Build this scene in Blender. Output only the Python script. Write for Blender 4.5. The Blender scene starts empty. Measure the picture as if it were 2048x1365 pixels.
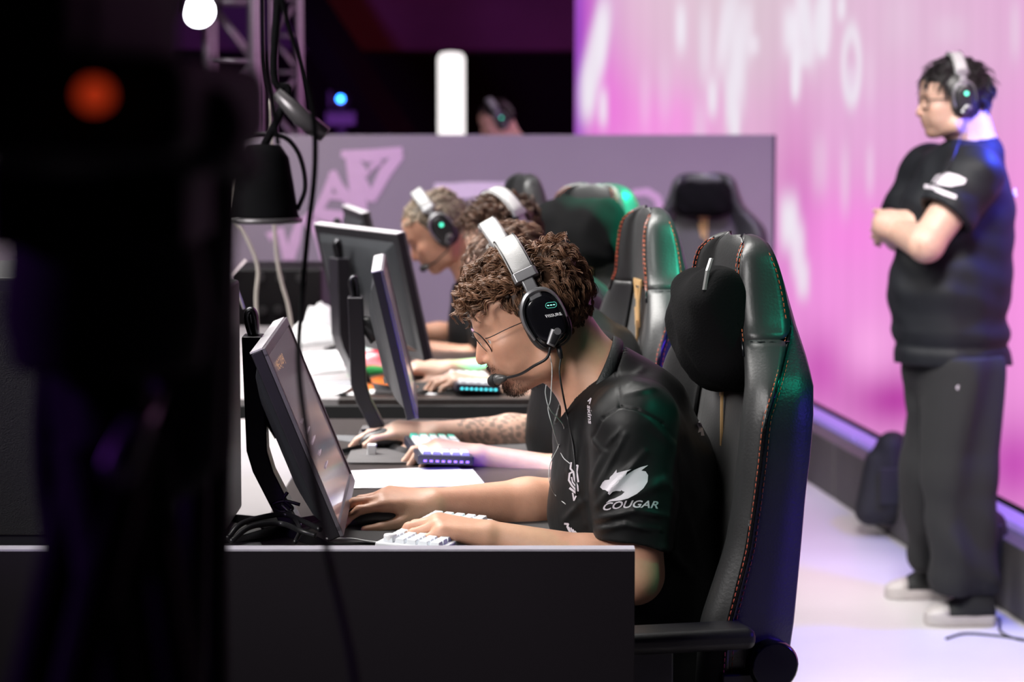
import bpy, bmesh, math, random, time
import numpy as np
from mathutils import Vector, Matrix
from mathutils.bvhtree import BVHTree
random.seed(7); rng = np.random.default_rng(7)
SC = bpy.context.scene
COL = SC.collection
V = Vector
PI = math.pi

# ------------------------------------------------------------------ camera
CAM_H = 1.58
PITCH = math.radians(5.593)
FPX = 4835.6                                   # focal length in pixels of the 2048 wide frame (85 mm)
cam_data = bpy.data.cameras.new('camera'); cam = bpy.data.objects.new('camera', cam_data); COL.objects.link(cam)
cam.location = (0, 0, CAM_H); cam.rotation_euler = (PI/2 - PITCH, 0, 0)
cam_data.lens = 85; cam_data.sensor_width = 36; cam_data.clip_start = 0.05; cam_data.clip_end = 200
cam_data.dof.use_dof = True; cam_data.dof.focus_distance = 3.88; cam_data.dof.aperture_fstop = 4.7
SC.camera = cam
SC.view_settings.view_transform = 'Standard'; SC.view_settings.look = 'None'
SC.view_settings.gamma = 1; SC.view_settings.use_curve_mapping = False
SC.view_settings.exposure = 0.0

def W(px, py, Y):
    """point at horizontal distance Y seen at photograph pixel px, py"""
    xn = (px - 1024)/FPX; yn = (682.5 - py)/FPX
    dy = math.cos(PITCH) + yn*math.sin(PITCH); dz = -math.sin(PITCH) + yn*math.cos(PITCH)
    t = Y/dy
    return V((t*xn, Y, CAM_H + t*dz))

# ------------------------------------------------------------------ world and lights
world = bpy.data.worlds.new('hall_air'); SC.world = world; world.use_nodes = True
bgn = world.node_tree.nodes['Background']; bgn.inputs[0].default_value = (0.02, 0.012, 0.03, 1); bgn.inputs[1].default_value = 0.35

def light(name, kind, loc, aim, power, color, size=1.0, size_y=None, spot=None, blend=.6, spread=None):
    l = bpy.data.lights.new(name, kind); o = bpy.data.objects.new(name, l); COL.objects.link(o)
    o.location = loc
    o.rotation_euler = (V(aim) - V(loc)).to_track_quat('-Z', 'Y').to_euler()
    l.energy = power; l.color = color
    if kind == 'AREA':
        l.shape = 'RECTANGLE'; l.size = size; l.size_y = size_y or size
        if spread: l.spread = math.radians(spread)
    if kind == 'SPOT':
        l.spot_size = math.radians(spot); l.spot_blend = blend; l.shadow_soft_size = size
    return o
light('stage_wash_light', 'AREA', (-1.5, 5.3, 3.3), (-0.15, 5.1, 0.9), 130, (1, .965, .93), 1.1, 3.6, spread=95)
light('stage_wash_light', 'AREA', (-1.2, 7.2, 3.0), (-.2, 6.7, 1.0), 34, (1, .965, .94), .8, 1.6, spread=80)
light('stage_wash_light', 'AREA', (-1.7, 2.2, 2.5), (0.1, 3.95, 1.05), 8, (1, .96, .94), 1.3, 1.0, spread=50)
light('floor_wash_light', 'AREA', (1.35, 8.4, 4.0), (1.3, 8.4, 0), 15, (1, .95, .97), .9, 5.0, spread=70)
light('partition_wash_light', 'AREA', (-1.9, 9.0, 3.2), (-.9, 11.0, 1.0), 26, (1, .95, .97), 1.5, .8, spread=90)
light('chair_wash_light', 'AREA', (.3, 8.2, 3.2), (.8, 10.2, .9), 6, (1, .95, .97), .6, .6, spread=50)
light('coach_key_light', 'AREA', (.6, 4.2, 3.6), (1.35, 7.4, 1.25), 16, (1, .96, .93), .8, .8, spread=40)
light('teal_spot_light', 'SPOT', (1.75, 6.1, 3.2), (.33, 6.36, 1.10), 3000, (.0, 1.0, .5), .05, spot=15, blend=.5)
light('teal_spot_light', 'SPOT', (1.8, 3.4, 3.0), (.40, 4.92, 1.20), 480, (.05, 1.0, .6), .05, spot=11, blend=.8)
light('teal_spot_light', 'SPOT', (1.8, 3.0, 2.8), (.46, 3.74, 1.24), 90, (.0, 1.0, .6), .05, spot=12, blend=1)
light('teal_spot_light', 'SPOT', (1.5, 1.8, 4.4), (0.85, 6.3, 0.0), 240, (.1, 1.0, .7), .1, spot=18)
light('blue_side_light', 'SPOT', (1.95, 3.4, 1.3), (.42, 4.2, .72), 300, (.11, .04, 1.0), .1, spot=40)
light('blue_side_light', 'SPOT', (1.71, 7.25, 1.7), (1.42, 7.45, .85), 110, (.04, .08, 1.0), .03, spot=110)
light('violet_side_light', 'SPOT', (1.1, 8.4, 3.0), (.95, 11.0, .9), 130, (.45, .25, 1.0), .2, spot=75)
light('violet_side_light', 'SPOT', (-1.5, 1.5, 1.9), (-.22, 1.3, 1.25), 45, (.45, .1, 1.0), .1, spot=60)
light('violet_side_light', 'SPOT', (-1.15, 2.1, 1.45), (-.42, 4.3, 1.05), 22, (.42, .1, 1.0), .1, spot=22)
light('purple_ceiling_light', 'SPOT', (-2.0, 24, .6), (-1.5, 32, 4.0), 360, (.42, .1, .85), .3, spot=60)
light('red_back_light', 'SPOT', (0, 27, 1.0), (0, 33, 1.6), 60, (1, .03, .02), .3, spot=100)
light('blue_back_light', 'SPOT', (0, 27, -.2), (0, 33, .6), 60, (.1, .05, 1), .3, spot=100)

# ------------------------------------------------------------------ materials
MATS = {}
def pm(name, col, rough=.5, metal=0, var=.08, scale=30, bump=0, bscale=None, emit=None, es=0, coat=0, sheen=0, trans=0, sss=0, stretch=None, vcol=None, spec=None, alpha=None, ior=None):
    if name in MATS: return MATS[name]
    m = bpy.data.materials.new(name); m.use_nodes = True; nt = m.node_tree; b = nt.nodes['Principled BSDF']
    tc = nt.nodes.new('ShaderNodeTexCoord'); mp = nt.nodes.new('ShaderNodeMapping')
    nt.links.new(tc.outputs['Object'], mp.inputs[0])
    if stretch: mp.inputs['Scale'].default_value = stretch
    n = nt.nodes.new('ShaderNodeTexNoise'); n.inputs['Scale'].default_value = scale; n.inputs['Detail'].default_value = 4
    nt.links.new(mp.outputs[0], n.inputs['Vector'])
    mix = nt.nodes.new('ShaderNodeMix'); mix.data_type = 'RGBA'; mix.blend_type = 'MULTIPLY'; mix.inputs[0].default_value = 1
    rmp = nt.nodes.new('ShaderNodeMapRange'); rmp.inputs[3].default_value = 1 - var*2; rmp.inputs[4].default_value = 1 + var*2
    nt.links.new(n.outputs[0], rmp.inputs[0])
    if vcol:
        a = nt.nodes.new('ShaderNodeAttribute'); a.attribute_name = vcol; nt.links.new(a.outputs['Color'], mix.inputs[6])
    else:
        mix.inputs[6].default_value = (*col, 1)
    nt.links.new(rmp.outputs[0], mix.inputs[7]); nt.links.new(mix.outputs[2], b.inputs['Base Color'])
    b.inputs['Roughness'].default_value = rough; b.inputs['Metallic'].default_value = metal
    if bump:
        n2 = nt.nodes.new('ShaderNodeTexNoise'); n2.inputs['Scale'].default_value = bscale or scale*4; n2.inputs['Detail'].default_value = 3
        nt.links.new(mp.outputs[0], n2.inputs['Vector'])
        bp = nt.nodes.new('ShaderNodeBump'); bp.inputs['Strength'].default_value = bump; bp.inputs['Distance'].default_value = .004
        nt.links.new(n2.outputs[0], bp.inputs['Height']); nt.links.new(bp.outputs[0], b.inputs['Normal'])
    if emit:
        b.inputs['Emission Color'].default_value = (*emit, 1); b.inputs['Emission Strength'].default_value = es
    if coat: b.inputs['Coat Weight'].default_value = coat
    if sheen: b.inputs['Sheen Weight'].default_value = sheen
    if trans: b.inputs['Transmission Weight'].default_value = trans
    if spec is not None: b.inputs['Specular IOR Level'].default_value = spec
    if alpha is not None: b.inputs['Alpha'].default_value = alpha
    if ior: b.inputs['IOR'].default_value = ior
    if sss:
        b.inputs['Subsurface Weight'].default_value = sss; b.inputs['Subsurface Radius'].default_value = (1, .35, .2); b.inputs['Subsurface Scale'].default_value = .008
    MATS[name] = m
    return m
def srgb(r, g, b):
    f = lambda c: (c/255/12.92) if c/255 <= .04045 else ((c/255+.055)/1.055)**2.4
    return (f(r), f(g), f(b))
M_black = lambda: pm('black_plastic', (.012, .012, .014), .42, bump=.1, bscale=400)
M_gloss = lambda: pm('glossy_black', (.006, .006, .008), .16)
M_matte = lambda: pm('matte_black', (.008, .008, .009), .8)
M_silver = lambda: pm('brushed_silver', (.30, .30, .315), .3, .6, var=.05, scale=60)
M_metal = lambda: pm('dark_metal', (.05, .05, .055), .35, 1)
M_leather = lambda: pm('black_leather', (.030, .031, .032), .40, bump=.10, bscale=220, var=.05)
M_leather_in = lambda: pm('grey_leather', (.055, .055, .056), .5, bump=.12, bscale=220, var=.05)
M_velvet = lambda: pm('black_velvet', (.0025, .0025, .003), .95, bump=.3, bscale=260, spec=.12)
M_white = lambda: pm('white_plastic', (.75, .76, .78), .4, var=.03)
M_shirt = lambda: pm('black_jersey', (.006, .0065, .007), .52, bump=.7, bscale=14, scale=12, spec=.3, stretch=(1, 1, .6))
M_trouser = lambda: pm('charcoal_trousers', (.008, .008, .0095), .9, bump=.9, bscale=9, stretch=(3, 3, .6))
M_print = lambda: pm('white_print', (.62, .58, .64), .5, var=.04)
M_gold = lambda: pm('gold_thread', (.75, .48, .22), .4, .6)
M_stitch = lambda: pm('red_stitching', (.55, .10, .04), .7)
M_skin = lambda: pm('skin', (.6, .4, .3), .48, vcol='tint', var=.06, scale=60, bump=.12, bscale=500, sss=.12)
M_desk = lambda: pm('dark_desktop', (.035, .028, .027), .35, var=.2, scale=8, stretch=(12, 1, 1))
M_pad = lambda: pm('mouse_pad_cloth', (.022, .02, .021), .75, bump=.2, bscale=900)
M_paper = lambda: pm('white_paper', (.85, .85, .88), .7, var=.02)

# ------------------------------------------------------------------ scene helpers
def prop(o, label=None, cat=None, group=None, kind=None):
    for k, v in (('label', label), ('category', cat), ('group', group), ('kind', kind)):
        if v: o[k] = v
    return o
def link(name, me, parent=None, loc=(0, 0, 0)):
    o = bpy.data.objects.new(name, me); COL.objects.link(o); o.location = loc
    if parent: o.parent = parent
    return o
def empty(name, loc=(0, 0, 0), rz=0, label=None, cat=None, group=None):
    o = bpy.data.objects.new(name, None); COL.objects.link(o); o.empty_display_size = .05
    o.location = loc; o.rotation_euler = (0, 0, rz); prop(o, label, cat, group); return o
def dup(o, parent=None, name=None):
    c = o.copy(); COL.objects.link(c); c.parent = parent
    for ch in list(o.children): dup(ch, c)
    return c

class MB:
    def __init__(s): s.v = []; s.f = []
    def add(s, vs, fs):
        n = len(s.v); s.v += [tuple(v) for v in vs]; s.f += [tuple(i+n for i in f) for f in fs]; return s
    def box(s, c, d, R=None, taper=1.0):
        x, y, z = d[0]/2, d[1]/2, d[2]/2; vs = []
        for k in (-1, 1):
            t = taper if k > 0 else 1
            for (i, j) in ((-1, -1), (1, -1), (1, 1), (-1, 1)):
                p = V((i*x*t, j*y*t, k*z))
                if R is not None: p = R @ p
                vs.append(p + V(c))
        return s.add(vs, [(0, 3, 2, 1), (4, 5, 6, 7), (0, 1, 5, 4), (1, 2, 6, 5), (2, 3, 7, 6), (3, 0, 4, 7)])
    def tube(s, pts, r, n=8, cap=True, flat=1.0, up=None):
        pts = [V(p) for p in pts]; m = len(pts)
        rs = r if isinstance(r, (list, tuple)) else [r]*m
        vs = []; prev = None
        for i, p in enumerate(pts):
            t = (pts[min(i+1, m-1)] - pts[max(i-1, 0)])
            if t.length < 1e-9: t = V((0, 0, 1))
            t.normalize()
            if prev is None:
                a = V(up) if up else (V((0, 0, 1)) if abs(t.z) < .9 else V((1, 0, 0)))
            else: a = prev
            b = a - t*a.dot(t)
            if b.length < 1e-6: b = t.orthogonal()
            b.normalize(); prev = b; c = t.cross(b)
            for k in range(n):
                an = 2*PI*k/n
                vs.append(p + b*math.cos(an)*rs[i]*flat + c*math.sin(an)*rs[i])
        fs = [(i*n+k, i*n+(k+1) % n, (i+1)*n+(k+1) % n, (i+1)*n+k) for i in range(m-1) for k in range(n)]
        if cap: fs += [tuple(range(n))[::-1], tuple((m-1)*n+k for k in range(n))]
        return s.add(vs, fs)
    def lathe(s, prof, c=(0, 0, 0), axis='z', n=24, R=None):
        vs = []
        for (r, h) in prof:
            for k in range(n):
                a = 2*PI*k/n; p = V((r*math.cos(a), r*math.sin(a), h))
                if axis == 'x': p = V((p.z, p.x, p.y))
                if axis == 'y': p = V((p.y, p.z, p.x))
                if R is not None: p = R @ p
                vs.append(p + V(c))
        m = len(prof)
        fs = [(i*n+k, i*n+(k+1) % n, (i+1)*n+(k+1) % n, (i+1)*n+k) for i in range(m-1) for k in range(n)]
        fs += [tuple(range(n))[::-1], tuple((m-1)*n+k for k in range(n))]
        return s.add(vs, fs)
    def loft(s, secs, closed=True, caps=True):
        n = len(secs[0]); vs = [p for sec in secs for p in sec]; m = len(secs)
        kk = n if closed else n-1
        fs = [(i*n+k, i*n+(k+1) % n, (i+1)*n+(k+1) % n, (i+1)*n+k) for i in range(m-1) for k in range(kk)]
        if caps and closed: fs += [tuple(range(n))[::-1], tuple((m-1)*n+k for k in range(n))]
        return s.add(vs, fs)
    def prism(s, poly, axis_vec, T=None):
        """poly list of 3D pts, extruded by axis_vec"""
        n = len(poly); a = [V(p) for p in poly]; b = [p + V(axis_vec) for p in a]
        return s.add(a+b, [tuple(range(n))[::-1], tuple(range(n, 2*n))] + [(i, (i+1) % n, n+(i+1) % n, n+i) for i in range(n)])
    def build(s, name, mat, parent=None, smooth=False, bevel=0, seg=2, subsurf=0, loc=(0, 0, 0), org=None, angle=40):
        me = bpy.data.meshes.new(name)
        vs = s.v if org is None else [(v[0]-org[0], v[1]-org[1], v[2]-org[2]) for v in s.v]
        me.from_pydata(vs, [], s.f); me.validate()
        bm = bmesh.new(); bm.from_mesh(me); bmesh.ops.recalc_face_normals(bm, faces=bm.faces); bm.to_mesh(me); bm.free()
        me.materials.append(mat)
        o = link(name, me, parent, loc)
        if smooth:
            me.shade_smooth()
        if bevel:
            md = o.modifiers.new('b', 'BEVEL'); md.width = bevel; md.segments = seg; md.limit_method = 'ANGLE'; md.angle_limit = math.radians(angle)
            me.shade_smooth(); md.harden_normals = True
        if subsurf:
            md = o.modifiers.new('s', 'SUBSURF'); md.levels = subsurf; md.render_levels = subsurf; me.shade_smooth()
        return o
def spline(pts, n=8):
    """Catmull-Rom through pts"""
    P = [V(p) for p in pts]; P = [P[0]*2-P[1]] + P + [P[-1]*2-P[-2]]; out = []
    for i in range(1, len(P)-2):
        for k in range(n):
            t = k/n; a, b, c, d = P[i-1], P[i], P[i+1], P[i+2]
            out.append(.5*((2*b) + (c-a)*t + (2*a-5*b+4*c-d)*t*t + (3*b-a-3*c+d)*t**3))
    out.append(P[-2]); return out

# ------------------------------------------------------------------ implicit surfaces -> one continuous mesh
class Field:
    def __init__(s, lo, hi, h):
        s.lo = np.array(lo, float); s.h = h
        s.n = np.maximum(4, np.ceil((np.array(hi)-s.lo)/h).astype(int)+1)
        s.D = np.full(tuple(s.n), .2, np.float32)
    def like(s):
        o = Field.__new__(Field); o.lo = s.lo; o.h = s.h; o.n = s.n; o.D = np.full(tuple(s.n), .2, np.float32); return o
    def _box(s, lo, hi):
        a = np.clip(np.floor((np.array(lo)-s.lo)/s.h).astype(int), 0, s.n); b = np.clip(np.ceil((np.array(hi)-s.lo)/s.h).astype(int)+1, 0, s.n)
        if np.any(b <= a): return None
        sl = tuple(slice(a[i], b[i]) for i in range(3))
        ax = [(s.lo[i] + s.h*np.arange(a[i], b[i])).astype(np.float32) for i in range(3)]
        return sl, ax[0][:, None, None], ax[1][None, :, None], ax[2][None, None, :]
    def _ev(s, p, m):
        if p[0] == 'rc':
            a = np.array(p[1], float); b = np.array(p[2], float); ra, rb = p[3], p[4]; r = max(ra, rb)
            B = s._box(np.minimum(a, b)-r-m, np.maximum(a, b)+r+m)
            if B is None: return None
            sl, X, Y, Z = B; ab = b-a; L = max((ab**2).sum(), 1e-9)
            t = np.clip(((X-a[0])*ab[0]+(Y-a[1])*ab[1]+(Z-a[2])*ab[2])/L, 0, 1)
            d = np.sqrt((X-a[0]-t*ab[0])**2+(Y-a[1]-t*ab[1])**2+(Z-a[2]-t*ab[2])**2) - (ra+(rb-ra)*t)
            return sl, d
        if p[0] == 'el':
            c = np.array(p[1], float); r = np.array(p[2], float); R = np.array(p[3], float) if p[3] is not None else np.eye(3)  # columns = local axes
            e = np.sqrt(((R*r[None, :])**2).sum(1))
            B = s._box(c-e-m, c+e+m)
            if B is None: return None
            sl, X, Y, Z = B; X = X-c[0]; Y = Y-c[1]; Z = Z-c[2]
            k0 = 0; k1 = 0
            for i in range(3):
                q = X*R[0, i]+Y*R[1, i]+Z*R[2, i]
                k0 = k0 + (q/r[i])**2; k1 = k1 + (q/r[i]**2)**2
            k0 = np.sqrt(k0); k1 = np.sqrt(k1)+1e-6
            return sl, k0*(k0-1)/k1
        if p[0] == 'pl':      # half space  dot(n, x) - o, inside negative
            B = s._box(s.lo, s.lo+s.h*s.n); sl, X, Y, Z = B; n = p[1]
            return sl, X*n[0]+Y*n[1]+Z*n[2]-p[2]
    def add(s, p, k=.01):
        r = s._ev(p, k+3*s.h)
        if r is None: return
        sl, d = r; A = s.D[sl]; h = np.clip(.5+.5*(d-A)/k, 0, 1)
        s.D[sl] = d + (A-d)*h - k*h*(1-h)
    def sub(s, p, k=.004):
        r = s._ev(p, k+3*s.h)
        if r is None: return
        sl, d = r; d = -d; A = s.D[sl]; h = np.clip(.5-.5*(d-A)/k, 0, 1)
        s.D[sl] = d + (A-d)*h + k*h*(1-h)
    def grid(s):
        return [(s.lo[i] + s.h*np.arange(s.n[i])).astype(np.float32).reshape([-1 if j == i else 1 for j in range(3)]) for i in range(3)]
    def mesh(s):
        D = s.D; ins = D < 0
        n = s.n
        c = np.zeros(tuple(n-1), np.uint8)
        for i in (0, 1):
            for j in (0, 1):
                for k in (0, 1):
                    c += ins[i:n[0]-1+i, j:n[1]-1+j, k:n[2]-1+k]
        act = (c > 0) & (c < 8)
        I = np.argwhere(act); idx = np.full(tuple(n-1), -1, np.int32); idx[act] = np.arange(len(I))
        acc = np.zeros((len(I), 3)); cnt = np.zeros(len(I))
        for ax in range(3):
            o1, o2 = [a for a in range(3) if a != ax]
            for u in (0, 1):
                for v in (0, 1):
                    A = I.copy(); A[:, o1] += u; A[:, o2] += v; B = A.copy(); B[:, ax] += 1
                    da = D[A[:, 0], A[:, 1], A[:, 2]]; db = D[B[:, 0], B[:, 1], B[:, 2]]
                    m = (da < 0) != (db < 0); t = np.where(m, da/(da-db+1e-12), 0)
                    P = A.astype(float); P[:, ax] += t
                    acc[m] += P[m]; cnt[m] += 1
        vs = acc/cnt[:, None]*s.h + s.lo
        F = []
        for ax in range(3):
            o1, o2 = (ax+1) % 3, (ax+2) % 3
            sa = [slice(None)]*3; sb = [slice(None)]*3; sa[ax] = slice(0, n[ax]-1); sb[ax] = slice(1, n[ax])
            ch = ins[tuple(sa)] != ins[tuple(sb)]
            E = np.argwhere(ch); ok = (E[:, o1] > 0) & (E[:, o2] > 0) & (E[:, o1] < n[o1]-1) & (E[:, o2] < n[o2]-1); E = E[ok]
            q = []
            for (u, v) in ((-1, -1), (0, -1), (0, 0), (-1, 0)):
                Q = E.copy(); Q[:, o1] += u; Q[:, o2] += v; q.append(idx[Q[:, 0], Q[:, 1], Q[:, 2]])
            q = np.stack(q, 1); fl = ins[E[:, 0], E[:, 1], E[:, 2]]
            q[~fl] = q[~fl][:, ::-1]
            F.append(q)
        F = np.concatenate(F); F = F[(F >= 0).all(1)]
        return vs, F
def np_mesh(name, vs, F, mat, org=(0, 0, 0), parent=None, tint=None, smooth_it=0):
    """F quads (n,4) or tris (n,3)"""
    if smooth_it:
        k = F.shape[1]
        for _ in range(smooth_it):
            acc = np.zeros_like(vs); cnt = np.zeros(len(vs))
            for i in range(k):
                a = F[:, i]; b = F[:, (i+1) % k]
                for d in range(3):
                    acc[:, d] += np.bincount(a, vs[b, d], len(vs)) + np.bincount(b, vs[a, d], len(vs))
                cnt += np.bincount(a, minlength=len(vs)) + np.bincount(b, minlength=len(vs))
            vs = vs*.5 + .5*acc/np.maximum(cnt, 1)[:, None]
    me = bpy.data.meshes.new(name); k = F.shape[1]
    me.vertices.add(len(vs)); me.vertices.foreach_set('co', (vs-np.array(org)).astype(np.float32).ravel())
    me.loops.add(F.size); me.loops.foreach_set('vertex_index', F.astype(np.int32).ravel())
    me.polygons.add(len(F)); me.polygons.foreach_set('loop_start', np.arange(0, F.size, k, dtype=np.int32)); me.polygons.foreach_set('loop_total', np.full(len(F), k, np.int32))
    me.update(calc_edges=True); me.shade_smooth(); me.materials.append(mat)
    if tint is not None:
        at = me.attributes.new('tint', 'FLOAT_COLOR', 'POINT')
        c = np.ones((len(vs), 4), np.float32); c[:, :3] = tint(vs) if callable(tint) else tint
        at.data.foreach_set('color', c.ravel())
    o = link(name, me, parent, org if parent is None else (0, 0, 0))
    return o
# ================================================================== THE SETTING
fl = MB().box((0, 17, -.05), (24, 42, .1)).build('floor', pm('white_vinyl_floor', (.62, .585, .60), .38, var=.07, scale=1.6, bump=.05, bscale=40)); prop(fl, kind='structure')
RZ = .12
rs = MB().box((-2.15, 6.2, RZ/2), (5.5, 7.4, RZ)).build('trim_1', pm('riser_carpet', (.02, .02, .022), .9, bump=.4, bscale=300), bevel=.004); prop(rs, kind='structure')
wb = MB().box((0, 37.5, 3), (24, .3, 6)).build('wall_back', pm('dark_hall_wall', (.02, .016, .02), .8)); prop(wb, kind='structure')
wl = MB().box((-12, 17, 3), (.3, 42, 6)).build('wall_left', pm('dark_hall_wall', (.02, .016, .02), .8)); prop(wl, kind='structure')
wr = MB().box((12, 17, 3), (.3, 42, 6)).build('wall_right', pm('dark_hall_wall', (.02, .016, .02), .8)); prop(wr, kind='structure')
ce = MB().box((0, 17, 6.05), (24, 42, .1)).build('ceiling', pm('dark_ceiling', (.01, .01, .01), .9)); prop(ce, kind='structure')
fz = W(900, 100, 32).z
fs_ = MB().box((-1.0, 33.0, (fz+6)/2), (14, 2.0, 6-fz)).build('trim_2', pm('purple_lit_fascia', (.25, .2, .22), .8, var=.3, scale=.5)); prop(fs_, kind='structure')
# slanted dark beam under the fascia
bm_ = MB().tube([W(560, -60, 30), W(830, 340, 30)], .28, 4).build('trim_3', pm('black_beam', (.004, .004, .004), .9)); prop(bm_, kind='structure')

# ---- LED wall: a long lit display, X = LX(Y)
def LX(Y): return 1.378 - .115*(Y-10.8)
def ledhit(px, py):
    xn = (px-1024)/FPX; yn = (682.5-py)/FPX
    dx = xn/(math.cos(PITCH)+yn*math.sin(PITCH))
    Y = (1.378+.115*10.8)/(dx+.115)
    return W(px, py, Y)
LA = V((LX(18.6), 18.6, 0)); LB = V((LX(5.0), 5.0, 0)); LD = (LB-LA).normalized(); LN = V((-LD.y, LD.x, 0))  # toward right-back
if LN.x < 0: LN = -LN
LLEN = (LB-LA).length
def led_pixel_arrays(P):
    """photo pixel where a wall point appears, used to place the picture that the display shows"""
    x, y, z = P[:, 0], P[:, 1], P[:, 2]-CAM_H
    fw = y*math.cos(PITCH) - z*math.sin(PITCH); up = y*math.sin(PITCH)+z*math.cos(PITCH)
    return 1024+FPX*x/fw, 682.5-FPX*up/fw
NA, NZ = 700, 260
a = 1 - (1-np.linspace(0, 1, NA))**1.0
# samples denser at the far end
a = np.linspace(0, 1, NA)**1.6
zz = np.linspace(.24, 4.2, NZ)
AA, ZZ = np.meshgrid(a*LLEN, zz, indexing='ij')
Pw = np.stack([LA.x+AA*LD.x, LA.y+AA*LD.y, ZZ], -1).reshape(-1, 3)
px, py = led_pixel_arrays(Pw)
def g2(cx, cy, sx, sy, rot=0, p=2):
    c, s_ = math.cos(math.radians(rot)), math.sin(math.radians(rot))
    u = (px-cx)*c+(py-cy)*s_; v = -(px-cx)*s_+(py-cy)*c
    return np.exp(-((np.abs(u)/sx)**p+(np.abs(v)/sy)**p))
col = np.zeros((len(px), 3)); col[:] = srgb(232, 150, 215)
def blend(w, c):
    global col
    w = np.clip(w, 0, 1)[:, None]; col = col*(1-w)+np.array(srgb(*c))*w
blend(g2(1500, -40, 420, 330), (226, 200, 214))
blend(g2(1500, 60, 80, 330)*.6, (214, 196, 205))
blend(g2(1850, 60, 300, 200)*.8, (226, 188, 216))
blend(g2(1320, 250, 120, 70)*.9, (248, 148, 228))
blend(g2(1170, 60, 50, 330)*.9, (196, 86, 202))
blend(g2(1215, 215, 60, 120)*.8, (238, 120, 220))
blend(g2(1500, 265, 120, 110)*.35, (225, 165, 205))
blend(g2(1590, 300, 45, 130)*.6, (214, 130, 190))
blend(g2(1590, 470, 40, 120)*.8, (196, 84, 178))
blend(g2(1700, 480, 110, 100)*.9, (250, 138, 228))
blend(g2(1800, 250, 260, 90)*.4, (232, 168, 222))
blend(g2(1680, 600, 120, 90)*.8, (244, 150, 226))
blend(g2(1640, 740, 60, 80)*.8, (200, 80, 180))
blend(g2(1790, 800, 100, 60)*.9, (180, 50, 160))
blend(g2(1740, 690, 50, 60)*.8, (250, 170, 232))
blend(g2(2040, 560, 90, 260)*.8, (250, 150, 228))
blend(g2(2030, 930, 80, 90)*.9, (196, 74, 180))
blend(g2(1156, 200, 14, 600)*.6, (110, 30, 190))
# drips and smears (white lettering of the artwork, unreadably stretched)
for (cx, cy, sx, sy, rot, st) in [(1202, 75, 13, 80, 5, .95), (1190, 110, 18, 90, 12, .8), (1178, 185, 14, 60, 4, .9), (1206, 215, 9, 40, 0, .75), (1362, 55, 10, 50, 0, .85), (1425, 195, 9, 40, 0, .8),
        (1452, 60, 14, 90, 8, .75), (1475, 120, 16, 110, 0, .8), (1463, 200, 12, 70, 0, .8), (1492, 60, 14, 60, 0, .6), (1508, 90, 10, 20, 0, .6), (1470, 250, 9, 40, 0, .8), (1410, 90, 12, 80, 0, .5),
        (1585, 60, 18, 50, 0, .95), (1610, 40, 14, 90, -6, .9), (1592, 130, 10, 60, 0, .95), (1590, 170, 6, 30, 0, .9), (1640, 50, 14, 60, 4, .9), (1650, 30, 12, 70, 0, .8), (1645, 90, 9, 22, 0, .9), (1608, 112, 14, 22, 0, .7), (1683, 15, 8, 26, 0, .8),
        (1578, 445, 18, 60, 0, .85), (1596, 500, 14, 60, 0, .7), (1606, 560, 12, 40, 0, .7), (1740, 160, 10, 60, 0, .15), (1690, 360, 9, 70, 0, .3), (1740, 340, 8, 50, 0, .3), (1640, 330, 14, 60, 0, .25),
        (1800, 40, 30, 60, 0, .12), (1900, 60, 30, 30, 0, .15), (2030, 60, 10, 60, 0, .3), (1400, 260, 12, 60, 0, .3), (1290, 200, 10, 60, 0, .2), (1330, 180, 12, 70, 0, .2)]:
    blend(g2(cx, cy, sx*1.1, sy, rot, 3)*min(1, st*1.15), (240, 232, 243))
ring = np.sqrt(((px-1703)/20)**2+((py-130)/84)**2)
blend(np.exp(-((ring-.78)/.3)**2)*.85, (240, 232, 243)); blend(g2(1702, 165, 12, 36, 0, 3)*.6, (238, 226, 242))
# fine vertical streaks of the stretched picture
st = (np.sin(px*.21)+np.sin(px*.083+2)+np.sin(px*.47+1))/3
col = col*(1+.035*st[:, None])
idx = np.arange(NA*NZ).reshape(NA, NZ)
Fq = np.stack([idx[:-1, :-1], idx[1:, :-1], idx[1:, 1:], idx[:-1, 1:]], -1).reshape(-1, 4)
ledm = bpy.data.materials.new('led_display'); ledm.use_nodes = True; nt = ledm.node_tree; nt.nodes.clear()
at = nt.nodes.new('ShaderNodeAttribute'); at.attribute_name = 'tint'; em = nt.nodes.new('ShaderNodeEmission'); em.inputs[1].default_value = 1.0
out = nt.nodes.new('ShaderNodeOutputMaterial'); nt.links.new(at.outputs['Color'], em.inputs[0]); nt.links.new(em.outputs[0], out.inputs[0])
led = empty('led_wall', tuple(LA), label='long glowing pink and magenta LED wall with white graffiti drips at the right', cat='led wall')
np_mesh('display', Pw-np.array(LA), Fq, ledm, parent=led, tint=col.astype(np.float32))
th = LN*.12
MB().prism([LA-LA+LN*.004, LB-LA+LN*.004, LB-LA+LN*.16, LN*.16], (0, 0, 4.25)).build('cabinet_frame', M_matte(), led)
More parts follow.
